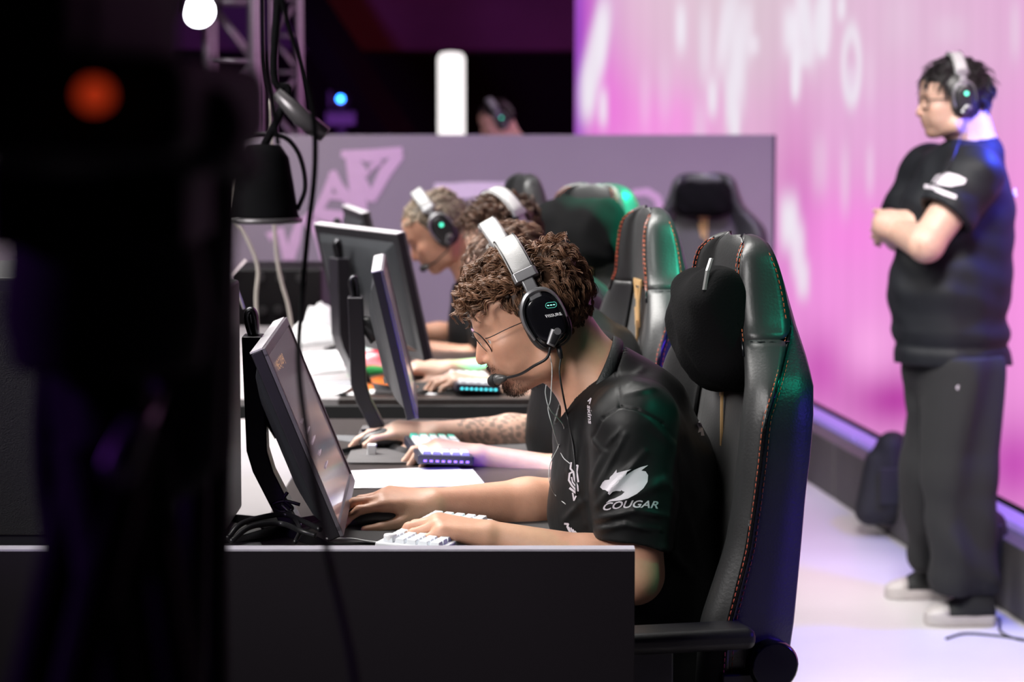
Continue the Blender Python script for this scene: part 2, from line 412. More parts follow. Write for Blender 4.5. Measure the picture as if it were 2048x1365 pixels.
# light strip and base
def wallbar(z0, z1, o0, o1, Y0, Y1, name, mat, parent=None, bevel=.004, **k):
    A = V((LX(Y0), Y0, 0)); B = V((LX(Y1), Y1, 0)); org = A.copy()
    m = MB().prism([A-LN*o0+V((0, 0, z0)), B-LN*o0+V((0, 0, z0)), B-LN*o1+V((0, 0, z0)), A-LN*o1+V((0, 0, z0))], (0, 0, z1-z0))
    o = m.build(name, mat, parent, bevel=bevel, org=org if parent is None else parent.location, loc=tuple(org) if parent is None else (0, 0, 0)); return o
basemat = pm('grey_plinth', (.085, .078, .075), .7, var=.1, scale=6)
for i, (y0, y1, lab) in enumerate([(18.4, 9.655, 'grey plinth under the LED wall\'s far stretch, up to the standing man\'s legs'), (9.625, 5.2, 'dark grey plinth under the LED wall, nearest stretch behind the standing man')]):
    o = wallbar(0, .225, .02, .22, y0, y1, 'wall_plinth', basemat); prop(o, lab, 'plinth', 'plinths under the LED wall')
    o2 = wallbar(.225, .250, .06, .14, y0, y1, 'light_strip', pm('violet_light_strip', (.12, .08, .3), .5, emit=(.36, .24, .75), es=.6)); prop(o2, ('violet glowing light strip on the far plinth' if i == 0 else 'violet glowing light strip on the plinth right of the standing man\'s legs'), 'light strip', 'violet light strips')
pc = W(1790, 888, 9.64)
cj = MB().box(V((pc.x, pc.y, .20)), (.07, .12, .10)).build('strip_connector', M_black(), bevel=.01, org=(pc.x, pc.y, .15), loc=(pc.x, pc.y, .15)); prop(cj, 'small black connector box between the two violet light strips', 'connector')

# ---- partition
PY = 11.0; pr = W(1548, 270, PY); pz = pr.z
par = empty('partition_board', (pr.x-2.2, PY, RZ*0), label='low grey partition board with pink graffiti behind the players', cat='partition')
def padd(m, name, mat, **k): return m.build(name, mat, par, org=par.location, **k)
PXL = -3.4
padd(MB().box(((pr.x+PXL)/2, PY+.03, pz/2), (pr.x-PXL, .06, pz)), 'board', pm('grey_laminate', (.27, .235, .27), .75, var=.04, scale=3), bevel=.004)
padd(MB().box((pr.x+.003, PY+.03, pz/2), (.012, .07, pz)), 'edge_trim', pm('purple_black_edge', (.06, .03, .07), .6))
padd(MB().box((pr.x-1.6, PY+.35, .03), (.08, .6, .06)).box((pr.x-.4, PY+.35, .03), (.08, .6, .06)), 'support_foot', M_metal())
pink = pm('pink_paint', (.62, .42, .58), .7, var=.04)
wht = pm('pale_paint', (.72, .62, .72), .7, var=.04)
def stroke(name, pts, wpx, mat=pink, d=PY-.003):
    P = [V((*p, 0)) for p in pts]; ws = wpx if isinstance(wpx, (list, tuple)) else [wpx]*len(P)
    L, R = [], []
    for i, p in enumerate(P):
        t = (P[min(i+1, len(P)-1)]-P[max(i-1, 0)]).normalized(); n = V((-t.y, t.x, 0))*ws[i]/2
        L.append(W(p.x+n.x, p.y+n.y, d)); R.append(W(p.x-n.x, p.y-n.y, d))
    m = MB(); vs = [q for pr_ in zip(L, R) for q in pr_]; off = V((0, .004, 0)); k = len(vs)
    m.add(vs + [v+off for v in vs], [(2*i, 2*i+1, 2*i+3, 2*i+2) for i in range(len(P)-1)] + [(k+2*i, k+2*i+2, k+2*i+3, k+2*i+1) for i in range(len(P)-1)])
    return padd(m, name, mat)
def merge_strokes(name, lst, mat=pink):
    m = MB()
    for j, (pts, wpx) in enumerate(lst):
        P = [V((*p, 0)) for p in pts]; ws = [k_*1.45 for k_ in (wpx if isinstance(wpx, (list, tuple)) else [wpx]*len(P))]; L = []
        for i, p in enumerate(P):
            t = (P[min(i+1, len(P)-1)]-P[max(i-1, 0)]).normalized(); n = V((-t.y, t.x, 0))*ws[i]/2
            L += [W(p.x+n.x, p.y+n.y, PY-.003-.0004*j), W(p.x-n.x, p.y-n.y, PY-.003-.0004*j)]
        m.add(L, [(2*i, 2*i+1, 2*i+3, 2*i+2) for i in range(len(P)-1)])
    return padd(m, name, mat)
merge_strokes('graffiti', [([(682, 308), (740, 312), (805, 301)], [10, 18, 10]), ([(700, 312), (712, 360), (716, 400)], [14, 22, 22]), ([(716, 400), (722, 440)], [24, 18]), ([(800, 308), (770, 345), (742, 402)], [14, 18, 12]),
    ([(712, 335), (745, 402)], [10, 12]), ([(712, 320), (735, 350), (742, 335), (762, 322)], [8, 8, 8, 8])])
merge_strokes('graffiti', [([(664, 342), (676, 372), (700, 405), (722, 446)], [10, 14, 16, 16]), ([(664, 350), (652, 392), (632, 428)], [8, 14, 12]), ([(625, 426), (680, 436), (722, 442)], [14, 20, 14]), ([(655, 392), (690, 396)], [8, 8])])
merge_strokes('graffiti', [([(536, 475), (560, 460), (575, 520)], [14, 12, 12]), ([(600, 440), (590, 480), (580, 520)], [10, 16, 12]), ([(610, 430), (640, 470), (650, 520)], [18, 16, 12])])
merge_strokes('graffiti', [([(75, 470), (50, 560), (20, 660)], [14, 20, 16]), ([(68, 500), (62, 580), (40, 660)], [10, 14, 14]), ([(30, 600), (60, 580)], [10, 10])])
merge_strokes('graffiti', [([(1250, 405), (1270, 386), (1295, 384), (1314, 396), (1322, 420), (1322, 460)], [8, 11, 12, 12, 11, 9])])
merge_strokes('graffiti', [([(868, 382), (900, 384), (940, 380), (985, 382), (1025, 379), (1052, 388)], [22, 24, 22, 24, 20, 14])], wht)

# ---- far hall: glowing column, truss towers, spotlight
cy = 20; c0 = W(903, 262, cy); c1 = W(903, 104, cy)
lc = empty('glowing_column', (c0.x, cy, 0), label='tall white glowing column standing in the dark hall', cat='light column')
h0 = .3; rr = .112
MB().lathe([(rr, h0), (rr, c1.z-.05), (rr*.8, c1.z-.01), (rr*.3, c1.z)], n=20).build('tube', pm('glow_white', (.9, .9, .9), .5, emit=(1, .95, .93), es=1.35), lc, smooth=True)
MB().lathe([(rr*1.5, 0), (rr*1.5, h0*.6), (rr*1.05, h0)], n=20).build('base', M_black(), lc)
def truss(px0, px1, d, label, z0=0, z1=5.8):
    xl = W(px0, 200, d).x; xr = W(px1, 200, d).x; w = xr-xl; cx = (xl+xr)/2
    t = empty('truss_tower', (cx, d, 0), label=label, cat='truss', group='aluminium truss towers in the dark hall')
    al = pm('aluminium_tube', (.42, .38, .43), .4, .85)
    for i in (-1, 1):
        for j in (-1, 1):
            MB().tube([(i*w*.42, j*w*.42, z0+.05), (i*w*.42, j*w*.42, z1)], w*.09, 8).build('chord', al, t, smooth=True)
    br = MB(); z = .3; k = 1
    while z < z1-.3:
        for j in (-1, 1):
            br.tube([(-k*w*.42, j*w*.42, z), (k*w*.42, j*w*.42, z+w*1.1)], w*.045, 6)
            br.tube([(j*w*.42, -k*w*.42, z), (j*w*.42, k*w*.42, z+w*1.1)], w*.045, 6)
            br.tube([(-w*.42, j*w*.42, z), (w*.42, j*w*.42, z)], w*.05, 6)
        z += w*1.1; k = -k
    br.build('bracing', al, t, smooth=True)
    MB().box((0, 0, .025), (w*1.6, w*1.6, .05)).build('base_plate', al, t)
    return t
truss(412, 520, 12.2, 'aluminium truss tower behind the hanging spotlight, left one', z1=4.4)
truss(538, 604, 14.0, 'slimmer aluminium truss tower right of the spotlight', z1=4.6)
sp = W(398, 22, 11.9)
sl = empty('stage_spotlight', tuple(sp), label='bright white stage spotlight clamped in front of the left truss tower', cat='spotlight')
Rs = (V((.1, -.2, 1.2))-V(sp)).to_track_quat('Z', 'Y').to_matrix()
Rs = V((.05, -1, -.05)).to_track_quat('Z', 'Y').to_matrix()
MB().lathe([(.02, -.22), (.075, -.18), (.085, 0), (.085, .02)], R=Rs).build('housing', M_black(), sl, smooth=True)
MB().lathe([(.001, .018), (.076, .019), (.076, .024), (.001, .028)], R=Rs).build('lens', pm('spot_lens', (1, 1, 1), .3, emit=(.93, .92, 1.0), es=14), sl)
MB().tube([(-.10, 0, 0), (-.1, .04, .14), (0, .06, .18), (.1, .04, .14), (.10, 0, 0)], .01).build('yoke', M_metal(), sl, smooth=True)
MB().box((0.03, .09, .17), (.05, .1, .07)).build('clamp', M_metal(), sl)
bl = W(683, 198, 26)
b = empty('moving_head_light', (bl.x, 26, 0), label='small stage light with a blue glowing lens in the dark hall', cat='stage light')
MB().box((0, 0, bl.z/2-.15), (.1, .1, bl.z-.3)).build('stand', M_matte(), b)
MB().box((0, 0, bl.z-.2), (.34, .3, .16)).box((-.12, .02, bl.z-.05), (.06, .12, .3)).build('base', M_black(), b, bevel=.02)
MB().lathe([(.06, -.12), (.1, -.08), (.11, .06), (.06, .1)], c=(0, -.02, bl.z), axis='y').build('head', M_black(), b, smooth=True)
MB().lathe([(.001, -.135), (.035, -.13), (.035, -.12), (.001, -.12)], c=(0, -.02, bl.z), axis='y').build('lens', pm('blue_lens', (.1, .3, 1), .3, emit=(.02, .22, 1.0), es=14), b)

# ================================================================== DESKS
DZ = RZ+.75
DXR = .085
def desk(y0, y1, label, XL=.95):
    d = empty('player_desk', (-.35, (y0+y1)/2, RZ), label=label, cat='desk', group='tournament desks')
    k = dict(parent=d, org=d.location)
    MB().box(((DXR-.42)/2, (y0+y1)/2, DZ-.0125), (DXR+.42, y1-y0, .025)).build('tabletop', M_desk(), bevel=.003, **k)
    MB().box(((-.42-XL)/2, (y0+y1)/2, DZ-.0125), (XL-.42, y1-y0, .025)).build('cable_tray_top', pm('white_laminate', (.30, .282, .29), .45, var=.05, scale=5), bevel=.003, **k)
    for i in (0, 1):
        yy = y0+.04 if i == 0 else y1-.04
        MB().box((-.42, yy, (RZ+DZ-.025)/2), (.06, .06, DZ-.025-RZ)).box((-.42, yy, RZ+.02), (.9, .07, .04)).build('leg', M_metal(), bevel=.004, **k)
    MB().box((-.5, (y0+y1)/2, DZ-.22), (.02, y1-y0-.1, .35)).build('modesty_panel', M_black(), **k)
    return d
desk(3.60, 5.44, 'dark desk in front, holding the nearest two players\' keyboards', 1.22)
desk(5.82, 7.75, 'dark desk further back, holding the farther two players\' keyboards')
# near end panel
PD = 3.47; e = W(1270, 1100, PD)
ep = empty('desk_end_panel', ((e.x-.75)/2, PD+.01, 0), label='plain dark panel closing the near end of the desk row, below the hands', cat='panel')
MB().box(((e.x-1.02)/2, PD+.015, e.z/2), (e.x+1.02, .03, e.z-.004)).build('panel', pm('aubergine_panel', (.007, .0045, .008), .6, spec=.3, var=.1, scale=4), ep, bevel=.001, org=ep.location)
MB().box(((e.x-1.05)/2, PD+.015, e.z-.001), (e.x+1.05, .031, .003)).build('lit_top_edge', pm('painted_edge_light', (.45, .43, .5), .4), ep, org=ep.location)  # thin pale strip paints the light caught along the panel's top edge
ep['label'] = ep['label']
# partition at the near end of the far desk (dark gap between the two desks)
gp = MB().box((-.4, 5.80, (RZ+DZ)/2-.0), (.95, .02, DZ-RZ-.03)).build('desk_side_panel', M_matte(), org=(-.4, 5.8, RZ), loc=(-.4, 5.8, RZ)); prop(gp, 'black side panel closing the near end of the farther desk', 'panel')
# ================================================================== PEOPLE
def frame(origin, pitch, yaw=0, roll=0):
    """head frame: columns = forward, left, up. Faces -X; pitch tips the face down; yaw > 0 turns the face to the camera"""
    F0 = V((-1, 0, 0)); L0 = V((0, -1, 0)); U0 = V((0, 0, 1))
    M = Matrix((F0, L0, U0)).transposed()
    R = Matrix.Rotation(math.radians(yaw), 3, 'Z') @ M @ Matrix.Rotation(math.radians(pitch), 3, 'Y') @ Matrix.Rotation(math.radians(roll), 3, 'X')
    return V(origin), R
def head_prims(O, R, s=1.0, beard=True, fat=0.0):
    """list of (op, prim, k) in world space"""
    out = []
    P = lambda f, l, u: O + R @ V((f*s, l*s, u*s))
    Ra = np.array(R)
    def el(f, l, u, a, b, c, k=.014, op='a', rot=None):
        RR = Ra if rot is None else np.array(R @ rot)
        out.append((op, ('el', P(f, l, u), (a*s, b*s, c*s), RR), k))
    def rc(p, q, ra, rb, k=.010, op='a'): out.append((op, ('rc', P(*p), P(*q), ra*s, rb*s), k))
    el(.004, 0, .036, .092, .077, .085)
    el(.048, 0, .048, .058, .063, .058, .02)
    el(.050, 0, -.008, .056, .060+fat, .062, .02)
    el(.050, 0, -.045, .048, .052+fat, .042, .02)
    for i in (-1, 1):
        rc((.004, i*.054, -.035), (.022, i*(.050+fat), -.062), .020, .018, .02)
        rc((.022, i*(.050+fat), -.062), (.072, i*.018, -.080), .018, .015, .02)
        rc((.098, i*.010, .030), (.086, i*.040, .034), .0100, .0085, .012)
        el(.048, i*.040, -.040, .034, .020, .030, .02)
        el(.060, i*.036, -.025, .034, .024, .030, .02)
        el(.072, i*.046, -.008, .022, .018, .018, .016)
        rc((.0, i*.076, -.015), (-.006, i*.080, .012), .007, .010, .008)
    el(.088, 0, -.042, .020, .026, .022, .014)
    el(.080, 0, -.080, .0165, .018, .014, .014)
    rc((.1, 0, .016), (.1140, 0, -.018), .0075, .0085, .009)
    rc((.108, 0, -.008), (.1160, 0, -.0235), .0085, .0080, .005)
    for i in (-1, 1):
        el(.104, i*.0125, -.0250, .0105, .0068, .0070, .003)
        # sockets
        el(.110, i*.034, .008, .0125, .015, .0095, .012, 's')
        el(.0845, i*.032, .007, .0135, .0150, .0125, .004)
        rc((.0995, i*.024, .0040), (.0945, i*.041, .0035), .0042, .0036, .002, 's')
        el(.1085, i*.0080, -.0320, .0055, .0035, .0028, .002, 's')
    # lips
    rc((.1015, -.009, -.0475), (.1015, .009, -.0475), .0058, .0058, .004)
    rc((.093, -.021, -.052), (.0995, -.008, -.0485), .003, .005, .005); rc((.093, .021, -.052), (.0995, .008, -.0485), .003, .005, .005)
    rc((.0965, -.010, -.0595), (.0965, .010, -.0595), .0065, .0065, .005)
    rc((.1045, -.019, -.0535), (.1045, .019, -.0535), .0016, .0016, .003, 's')
    return out
def hand_prims(wr, d, n, t, curls, s=1.0, thumb=(.65, .6, -.3), tcurl=.5, spread=.10):
    d = V(d).normalized(); n = V(n); n = (n-d*n.dot(d)).normalized(); t = V(t); t = (t-d*t.dot(d)-n*t.dot(n)).normalized()
    wr = V(wr); out = []; tips = []
    offs = [.027, .009, -.0095, -.027]; fwd = [.088, .092, .087, .078]
    lens = [(.042, .026, .021), (.046, .030, .022), (.043, .028, .021), (.034, .021, .018)]; rad = [.0092, .0092, .0088, .0078]
    for i in range(4):
        k0 = wr + t*offs[i]*.55*s + d*.008*s; kn = wr + t*offs[i]*s + d*fwd[i]*s + n*(.004 if i in (1, 2) else .001)*s
        out.append(('a', ('rc', k0, kn, .0165*s, .0115*s), .014))
        p = kn; a = 0; dd = (d + t*spread*(1.2-i*.9)).normalized()
        for j in range(3):
            a += math.radians(curls[i][j]); v = (dd*math.cos(a) - n*math.sin(a)).normalized()
            q = p + v*lens[i][j]*s; r0 = (rad[i]*(1-.09*j))*s; r1 = (rad[i]*(1-.09*(j+1)))*s
            out.append(('a', ('rc', p, q, r0, r1), .004 if j else .007)); p = q
        tips.append(p)
    b = wr + d*.022*s + t*.022*s - n*.006*s; v = (d*thumb[0]+t*thumb[1]+n*thumb[2]).normalized(); q = b+v*.046*s
    out.append(('a', ('rc', b, q, .0155*s, .0120*s), .014))
    v2 = (v + d*tcurl - t*tcurl*.35).normalized(); q2 = q+v2*.033*s; out.append(('a', ('rc', q, q2, .0115*s, .0105*s), .005))
    v3 = (v2 + d*tcurl*.6 - t*tcurl*.3).normalized(); q3 = q2+v3*.026*s; out.append(('a', ('rc', q2, q3, .0105*s, .0085*s), .004))
    return out, tips
def run(prims, h, pad=.03, cut=None, zmin=None):
    lo = np.array([1e9]*3); hi = -lo
    for op, p, k in prims:
        if op != 'a': continue
        if p[0] == 'rc':
            for c, r in ((p[1], p[3]), (p[2], p[4])): lo = np.minimum(lo, np.array(c)-r); hi = np.maximum(hi, np.array(c)+r)
        elif p[0] == 'el':
            e = np.sqrt(((np.array(p[3] if p[3] is not None else np.eye(3))*np.array(p[2])[None, :])**2).sum(1)); lo = np.minimum(lo, np.array(p[1])-e); hi = np.maximum(hi, np.array(p[1])+e)
    F = Field(lo-pad, hi+pad, h)
    for op, p, k in prims: (F.add if op == 'a' else F.sub)(p, k)
    if cut: cut(F)
    return F
def a_(p, q, ra, rb, k=.02): return ('a', ('rc', p, q, ra, rb), k)
def s_(p, q, ra, rb, k=.004): return ('s', ('rc', p, q, ra, rb), k)
def e_(c, r, R=None, k=.03, op='a'): return (op, ('el', c, r, None if R is None else np.array(R)), k)

def hair_mesh(name, parent, org, O, R, style, ncl=260, per=16, s=1.0, seed=1, cap_h=.004, band=True, base=(.055, .028, .016)):
    """curly locks rooted on the scalp: style(f,l,u dir)-> (length, thickness, flow vec, curl) or None outside the hairline"""
    r = np.random.default_rng(seed); vs = []; fs = []; tn = []
    rad = np.array([.094, .079, .087]); cen = np.array([.004, 0, .036])
    Rn = np.array(R); On = np.array(O)
    k = 0
    while k < ncl:
        d = r.normal(size=3); d /= np.linalg.norm(d)
        st = style(*d)
        if st is None: continue
        k += 1
        L, th, flow, curl = st; L *= r.uniform(.75, 1.2)
        flow = np.array(flow, float) + r.normal(size=3)*.25
        # guide
        p = cen+d*rad; n = d/rad; n /= np.linalg.norm(n); T = flow-n*flow.dot(n); T /= (np.linalg.norm(T)+1e-6)
        S = np.cross(n, T); m = 16; st_ = L/(m-1); g = [p.copy()]; ph = r.uniform(0, 6.28); hh = 0
        fr = r.uniform(1.1, 1.7)*curl
        rise = r.uniform(.3, 1.0)
        for i in range(1, m):
            t = i/(m-1)
            v = n*(rise*(1-t)*1.3-.10-.55*t*(1 if th < .03 else .6)) + T*(.45+.8*t)
            v /= np.linalg.norm(v)
            p = p+v*st_
            q = (p-cen)/(rad+.004+th*(.35+.65*min(1, 1.6*t))*rise)
            lim = (p-cen)/(rad+.003)
            if np.linalg.norm(lim) < 1: p = cen+lim/np.linalg.norm(lim)*(rad+.003)
            g.append(p.copy())
        g = np.array(g); amp = min(.0062, .11*L)*min(1, curl)
        tt = np.linspace(0, 1, m)
        tone = r.uniform(.65, 1.5)
        for c in range(per):
            o1, o2 = r.normal(size=2)*.0034*min(1, L/.03); ph2 = ph+r.normal()*.18; am = amp*r.uniform(.7, 1.2); sh = r.uniform(.8, 1.05)
            A = tt*6.28*fr*L/.045+ph2
            pts = g*1.0
            pts = cen+(pts-cen)  # copy
            pts = pts + (np.outer(np.cos(A)*am*tt**.6 + o1*(1-.45*tt), S)) + (np.outer(np.sin(A)*am*tt**.6 + o2*.8*(1-.45*tt), n))
            pts = pts[:max(4, int(m*sh))]
            if band:
                bt_ = math.radians(5); fb = pts[:, 0]*math.cos(bt_)-pts[:, 2]*math.sin(bt_); ub = pts[:, 2]*math.cos(bt_)+pts[:, 0]*math.sin(bt_)
                q_ = np.sqrt((pts[:, 1]/.090)**2+((ub-.020)/.121)**2); inb = (np.abs(fb) < .0225) & (q_ > 1)
                k_ = np.where(inb, 1/q_, 1)[:, None]; pts = np.where(inb[:, None], np.stack([pts[:, 0], pts[:, 1]*k_[:, 0], .020+(pts[:, 2]-.020)*k_[:, 0]], 1), pts)
            W_ = (On + (pts*s) @ Rn.T); mm = len(W_); b0 = len(vs)*1
            tg = np.gradient(W_, axis=0); tg /= (np.linalg.norm(tg, axis=1)[:, None]+1e-9)
            up = np.cross(tg, np.array([.3, .5, .8])); up /= (np.linalg.norm(up, axis=1)[:, None]+1e-9); sd = np.cross(tg, up)
            rr = .0010*s*np.linspace(1.0, .35, mm)[:, None]
            ring = np.stack([W_+up*rr, W_-up*rr*.5+sd*rr*.87, W_-up*rr*.5-sd*rr*.87], 1).reshape(-1, 3)
            base_i = sum(len(x) for x in vs) if False else hair_mesh.n
            vs.append(ring); hair_mesh.n += len(ring)
            i = np.arange(mm-1)[:, None]; kk = np.arange(3)[None, :]
            fs.append((base_i+np.stack([i*3+kk, i*3+(kk+1) % 3, (i+1)*3+(kk+1) % 3, (i+1)*3+kk], -1)).reshape(-1, 4))
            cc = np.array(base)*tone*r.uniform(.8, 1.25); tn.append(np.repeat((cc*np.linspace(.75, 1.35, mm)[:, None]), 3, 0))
    # cap
    F = Field(O-V((.16, .16, .16))*s, O+V((.16, .16, .2))*s, .0045)
    Rm = np.array(R)
    C = lambda f, l, u: O+R@(V((f, l, u))*s)
    F.add(('el', C(*cen), tuple((rad+cap_h)*s), Rm), .002)
    g = F.grid(); X = g[0]-O.x; Y = g[1]-O.y; Z = g[2]-O.z
    f = (X*R[0][0]+Y*R[1][0]+Z*R[2][0])/s; u = (X*R[0][2]+Y*R[1][2]+Z*R[2][2])/s; l = (X*R[0][1]+Y*R[1][1]+Z*R[2][1])/s
    line = hair_mesh.line(f, l)     # hairline height
    F.D = np.maximum(F.D, (line-u)*s).astype(np.float32)
    cv, cf = F.mesh()
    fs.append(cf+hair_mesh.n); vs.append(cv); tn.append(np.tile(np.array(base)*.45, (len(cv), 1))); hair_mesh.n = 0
    vs = np.concatenate(vs); fs = np.concatenate(fs); tn = np.concatenate(tn)
    m = pm('hair', (.05, .03, .02), .42, vcol='tint', var=.05, scale=200, spec=.35)
    return np_mesh(name, vs, fs, m, org=org, parent=parent, tint=tn.astype(np.float32))
hair_mesh.n = 0
def hairline(f, l):
    # front: high on the forehead, dips at the temples, falls behind the ear to the nape
    return np.where(f > .03, np.minimum(.086-np.abs(l)*.15, .012+(f-.03)*2.4), np.where(f > -.01, .01+(f+.01)*1.2, np.where(f > -.045, .01-(-f-.01)*1.0, -.03-.25*(-f-.045))))
hair_mesh.line = hairline

def headset(label, O, R, group='wireless-free team headsets', s=1.0, hi=True, boom_to=None, band_tilt=5, tealled=False):
    """built in the head frame: f forward, l left, u up"""
    O = O + R @ V((0, 0, .008*s)); hs = empty('headset', tuple(O), label=label, cat='headset', group=group)
    P = lambda f, l, u: (R @ V((f*s, l*s, u*s)))
    bt = math.radians(band_tilt)
    Q = lambda f, l, u: P(f*math.cos(bt)+u*math.sin(bt), l, u*math.cos(bt)-f*math.sin(bt))
    B = lambda m, n, mt, par=hs, **k: m.build(n, mt, par, **k)
    silver = M_silver(); lea = pm('pale_grey_leather', (.42, .42, .42), .38, bump=.2, bscale=500)
    # band: padded leather over the crown
    def arc(a0, a1, rl, ru, n=22, w=.019, th=.005, f0=0.0, cu=.012):
        secs = []
        for i in range(n):
            a = a0+(a1-a0)*i/(n-1); l = rl*math.sin(a); u = cu+ru*math.cos(a); nl, nu = math.sin(a), math.cos(a)
            sec = []
            for (x, y) in ((-1, -.5), (-.85, -1), (.85, -1), (1, -.5), (1, .4), (.8, 1), (-.8, 1), (-1, .4)):
                sec.append(Q(f0+x*w, l+nl*y*th, u+nu*y*th))
            secs.append(sec)
        return secs
    m = MB().loft(arc(-.94, .94, .098, .128)); hb = B(m, 'headband', lea, smooth=True)
    # stitched edge
    for x in (-1, 1):
        mm = MB()
        for sec in [spline([Q(x*.0165, .101*math.sin(a), .012+.1335*math.cos(a)) for a in np.linspace(-.93, .93, 20)], 2)]:
            mm.tube(sec, .0011*s, 5)
        B(mm, 'band_piping', M_black(), hb)
    for i in (-1, 1):
        # end clamp + slider + yoke
        c1 = arc(i*.92, i*1.05, .099, .129, 4, .021, .0065); B(MB().loft(c1), 'band_clamp', silver, bevel=.001)
        c2 = arc(i*1.04, i*1.34, .099, .129, 6, .0105, .003); B(MB().loft(c2), 'slider', silver, bevel=.0008)
        L0 = .094
        # yoke arch
        yk = [(.030, -.016), (.034, .012), (.029, .036), (.014, .053), (-.004, .056), (-.020, .050), (-.030, .034), (-.033, .012), (-.032, -.004)]
        yw = [.005, .0070, .0075, .0085, .0085, .0065, .0045, .0035, .0025]
        secs = []; cp = [V((a, 0, b)) for a, b in yk]; cpp = spline(cp, 4); ww = np.interp(np.linspace(0, 8, len(cpp)), range(9), yw)
        for j, q in enumerate(cpp):
            t = (cpp[min(j+1, len(cpp)-1)]-cpp[max(j-1, 0)]).normalized(); nrm = V((-t.z, 0, t.x)); w_ = ww[j]*.5
            a1 = q+nrm*w_; a2 = q-nrm*w_
            secs.append([Q(a1.x, i*(L0-.004), a1.z), Q(a1.x, i*(L0+.004), a1.z), Q(q.x, i*(L0+.007), q.z), Q(a2.x, i*(L0+.004), a2.z), Q(a2.x, i*(L0-.004), a2.z)])
        B(MB().loft(secs), 'yoke', silver, bevel=.0008)
        def ring(l, a, b, f0=0, u0=0, n=36, p=2.8):
            o = []
            for k in range(n):
                an = 2*PI*k/n; c, d = math.cos(an), math.sin(an); a_k = .88
                o.append(Q(f0+a*a_k*math.copysign(abs(c)**(2/p), c), i*l, u0+.006+b*.93*math.copysign(abs(d)**(2/p), d)))
            return o
        cup = MB().loft([ring(.080, .034, .047), ring(.088, .0365, .0505), ring(.093, .036, .050), ring(.095, .0335, .0475), ring(.0955, .0305, .0435), ring(.0985, .0295, .042), ring(.1003, .0275, .040), ring(.1008, .018, .028), ring(.1010, .003, .004)])
        ec = B(cup, 'ear_cup', M_gloss() if hi else M_black(), smooth=True)
        pad = MB().loft([ring(.066, .033, .046), ring(.064, .038, .051), ring(.070, .042, .056), ring(.078, .0425, .0565), ring(.084, .039, .053), ring(.085, .03, .045)])
        B(pad, 'ear_pad', M_leather(), smooth=True)
        # led
        if i == 1:
            if hi:
                def oval(r, w):
                    pts = []
                    for k in range(25):
                        an = 2*PI*k/24; x_ = (w if math.cos(an) > 0 else -w)+r*math.cos(an); z_ = r*math.sin(an); pts.append(Q(-.0165+x_*.95-z_*.3, 0.1012, .0245+z_*.95+x_*.3))
                    return pts
                B(MB().tube(oval(.0045, .0045), .0004*s, 5, cap=False), 'indicator_ring', pm('teal_lit', (.1, .6, .5), .4, emit=(.1, .6, .45), es=.4), ec)
                for q in (-.021, -.0165, -.012):
                    B(MB().box(Q(q, .1013, .0245+(q+.0165)*.32), (.0030*s, .001, .0012*s), R=R @ Matrix.Rotation(-.3, 3, 'Y')), 'indicator_light', pm('teal_led', (.3, 1, .8), .4, emit=(.3, 1, .75), es=1.8), ec)
            else:
                B(MB().lathe([(.0001, .002), (.006, .002), (.006, -.002)], c=Q(-.004, .100, .022), R=(R @ Matrix.Rotation(-PI/2, 3, 'X'))), 'indicator_light', pm('teal_led_far', (.2, 1, .7), .4, emit=(.05, .9, .55), es=1.4), ec)
            # mic pivot and boom
            B(MB().tube([Q(-.0075, .1015, -.017), Q(.012, .1025, -.034)], [.0105*s, .0075*s], 14, flat=.5, up=R@V((0, 1, 0))), 'mic_pivot', silver, bevel=.001)
            B(MB().tube([Q(-.0065, .1045, -.018), Q(.009, .1055, -.032)], [.0072*s, .005*s], 14, flat=.3, up=R@V((0, 1, 0))), 'pivot_inlay', M_black(), smooth=False)
            B(MB().lathe([(.0001, .112*0+.0065), (.0055*s, .0065), (.0055*s, 0)], c=Q(-.0075, .1062, -.017), R=(R @ Matrix.Rotation(-PI/2, 3, 'X'))), 'pivot_button', silver, ec)
            if boom_to is not None:
                E = V(boom_to)
                pts = [Q(.013, .102, -.036), Q(.026, .101, -.050), Q(.050, .090, -.054), Q(.074, .066, -.060), P(*E)]
                B(MB().tube(spline(pts, 6), .0024*s, 8), 'mic_boom', M_black(), smooth=True)
                dr = (pts[-1]-pts[-2]).normalized(); c = pts[-1]
                B(MB().tube([c-dr*.010, c-dr*.004, c+dr*.004, c+dr*.012], [.003*s, .0055*s, .0085*s, .0098*s], 12), 'mic_collar', pm('grey_plastic', (.07, .07, .07), .35), smooth=True)
                B(MB().tube([c+dr*.011, c+dr*.013, c+dr*.020, c+dr*.027, c+dr*.031], [.009*s, .0108*s, .0108*s, .008*s, .002*s], 14), 'mic_foam', M_matte(), smooth=True)
    return hs, Q

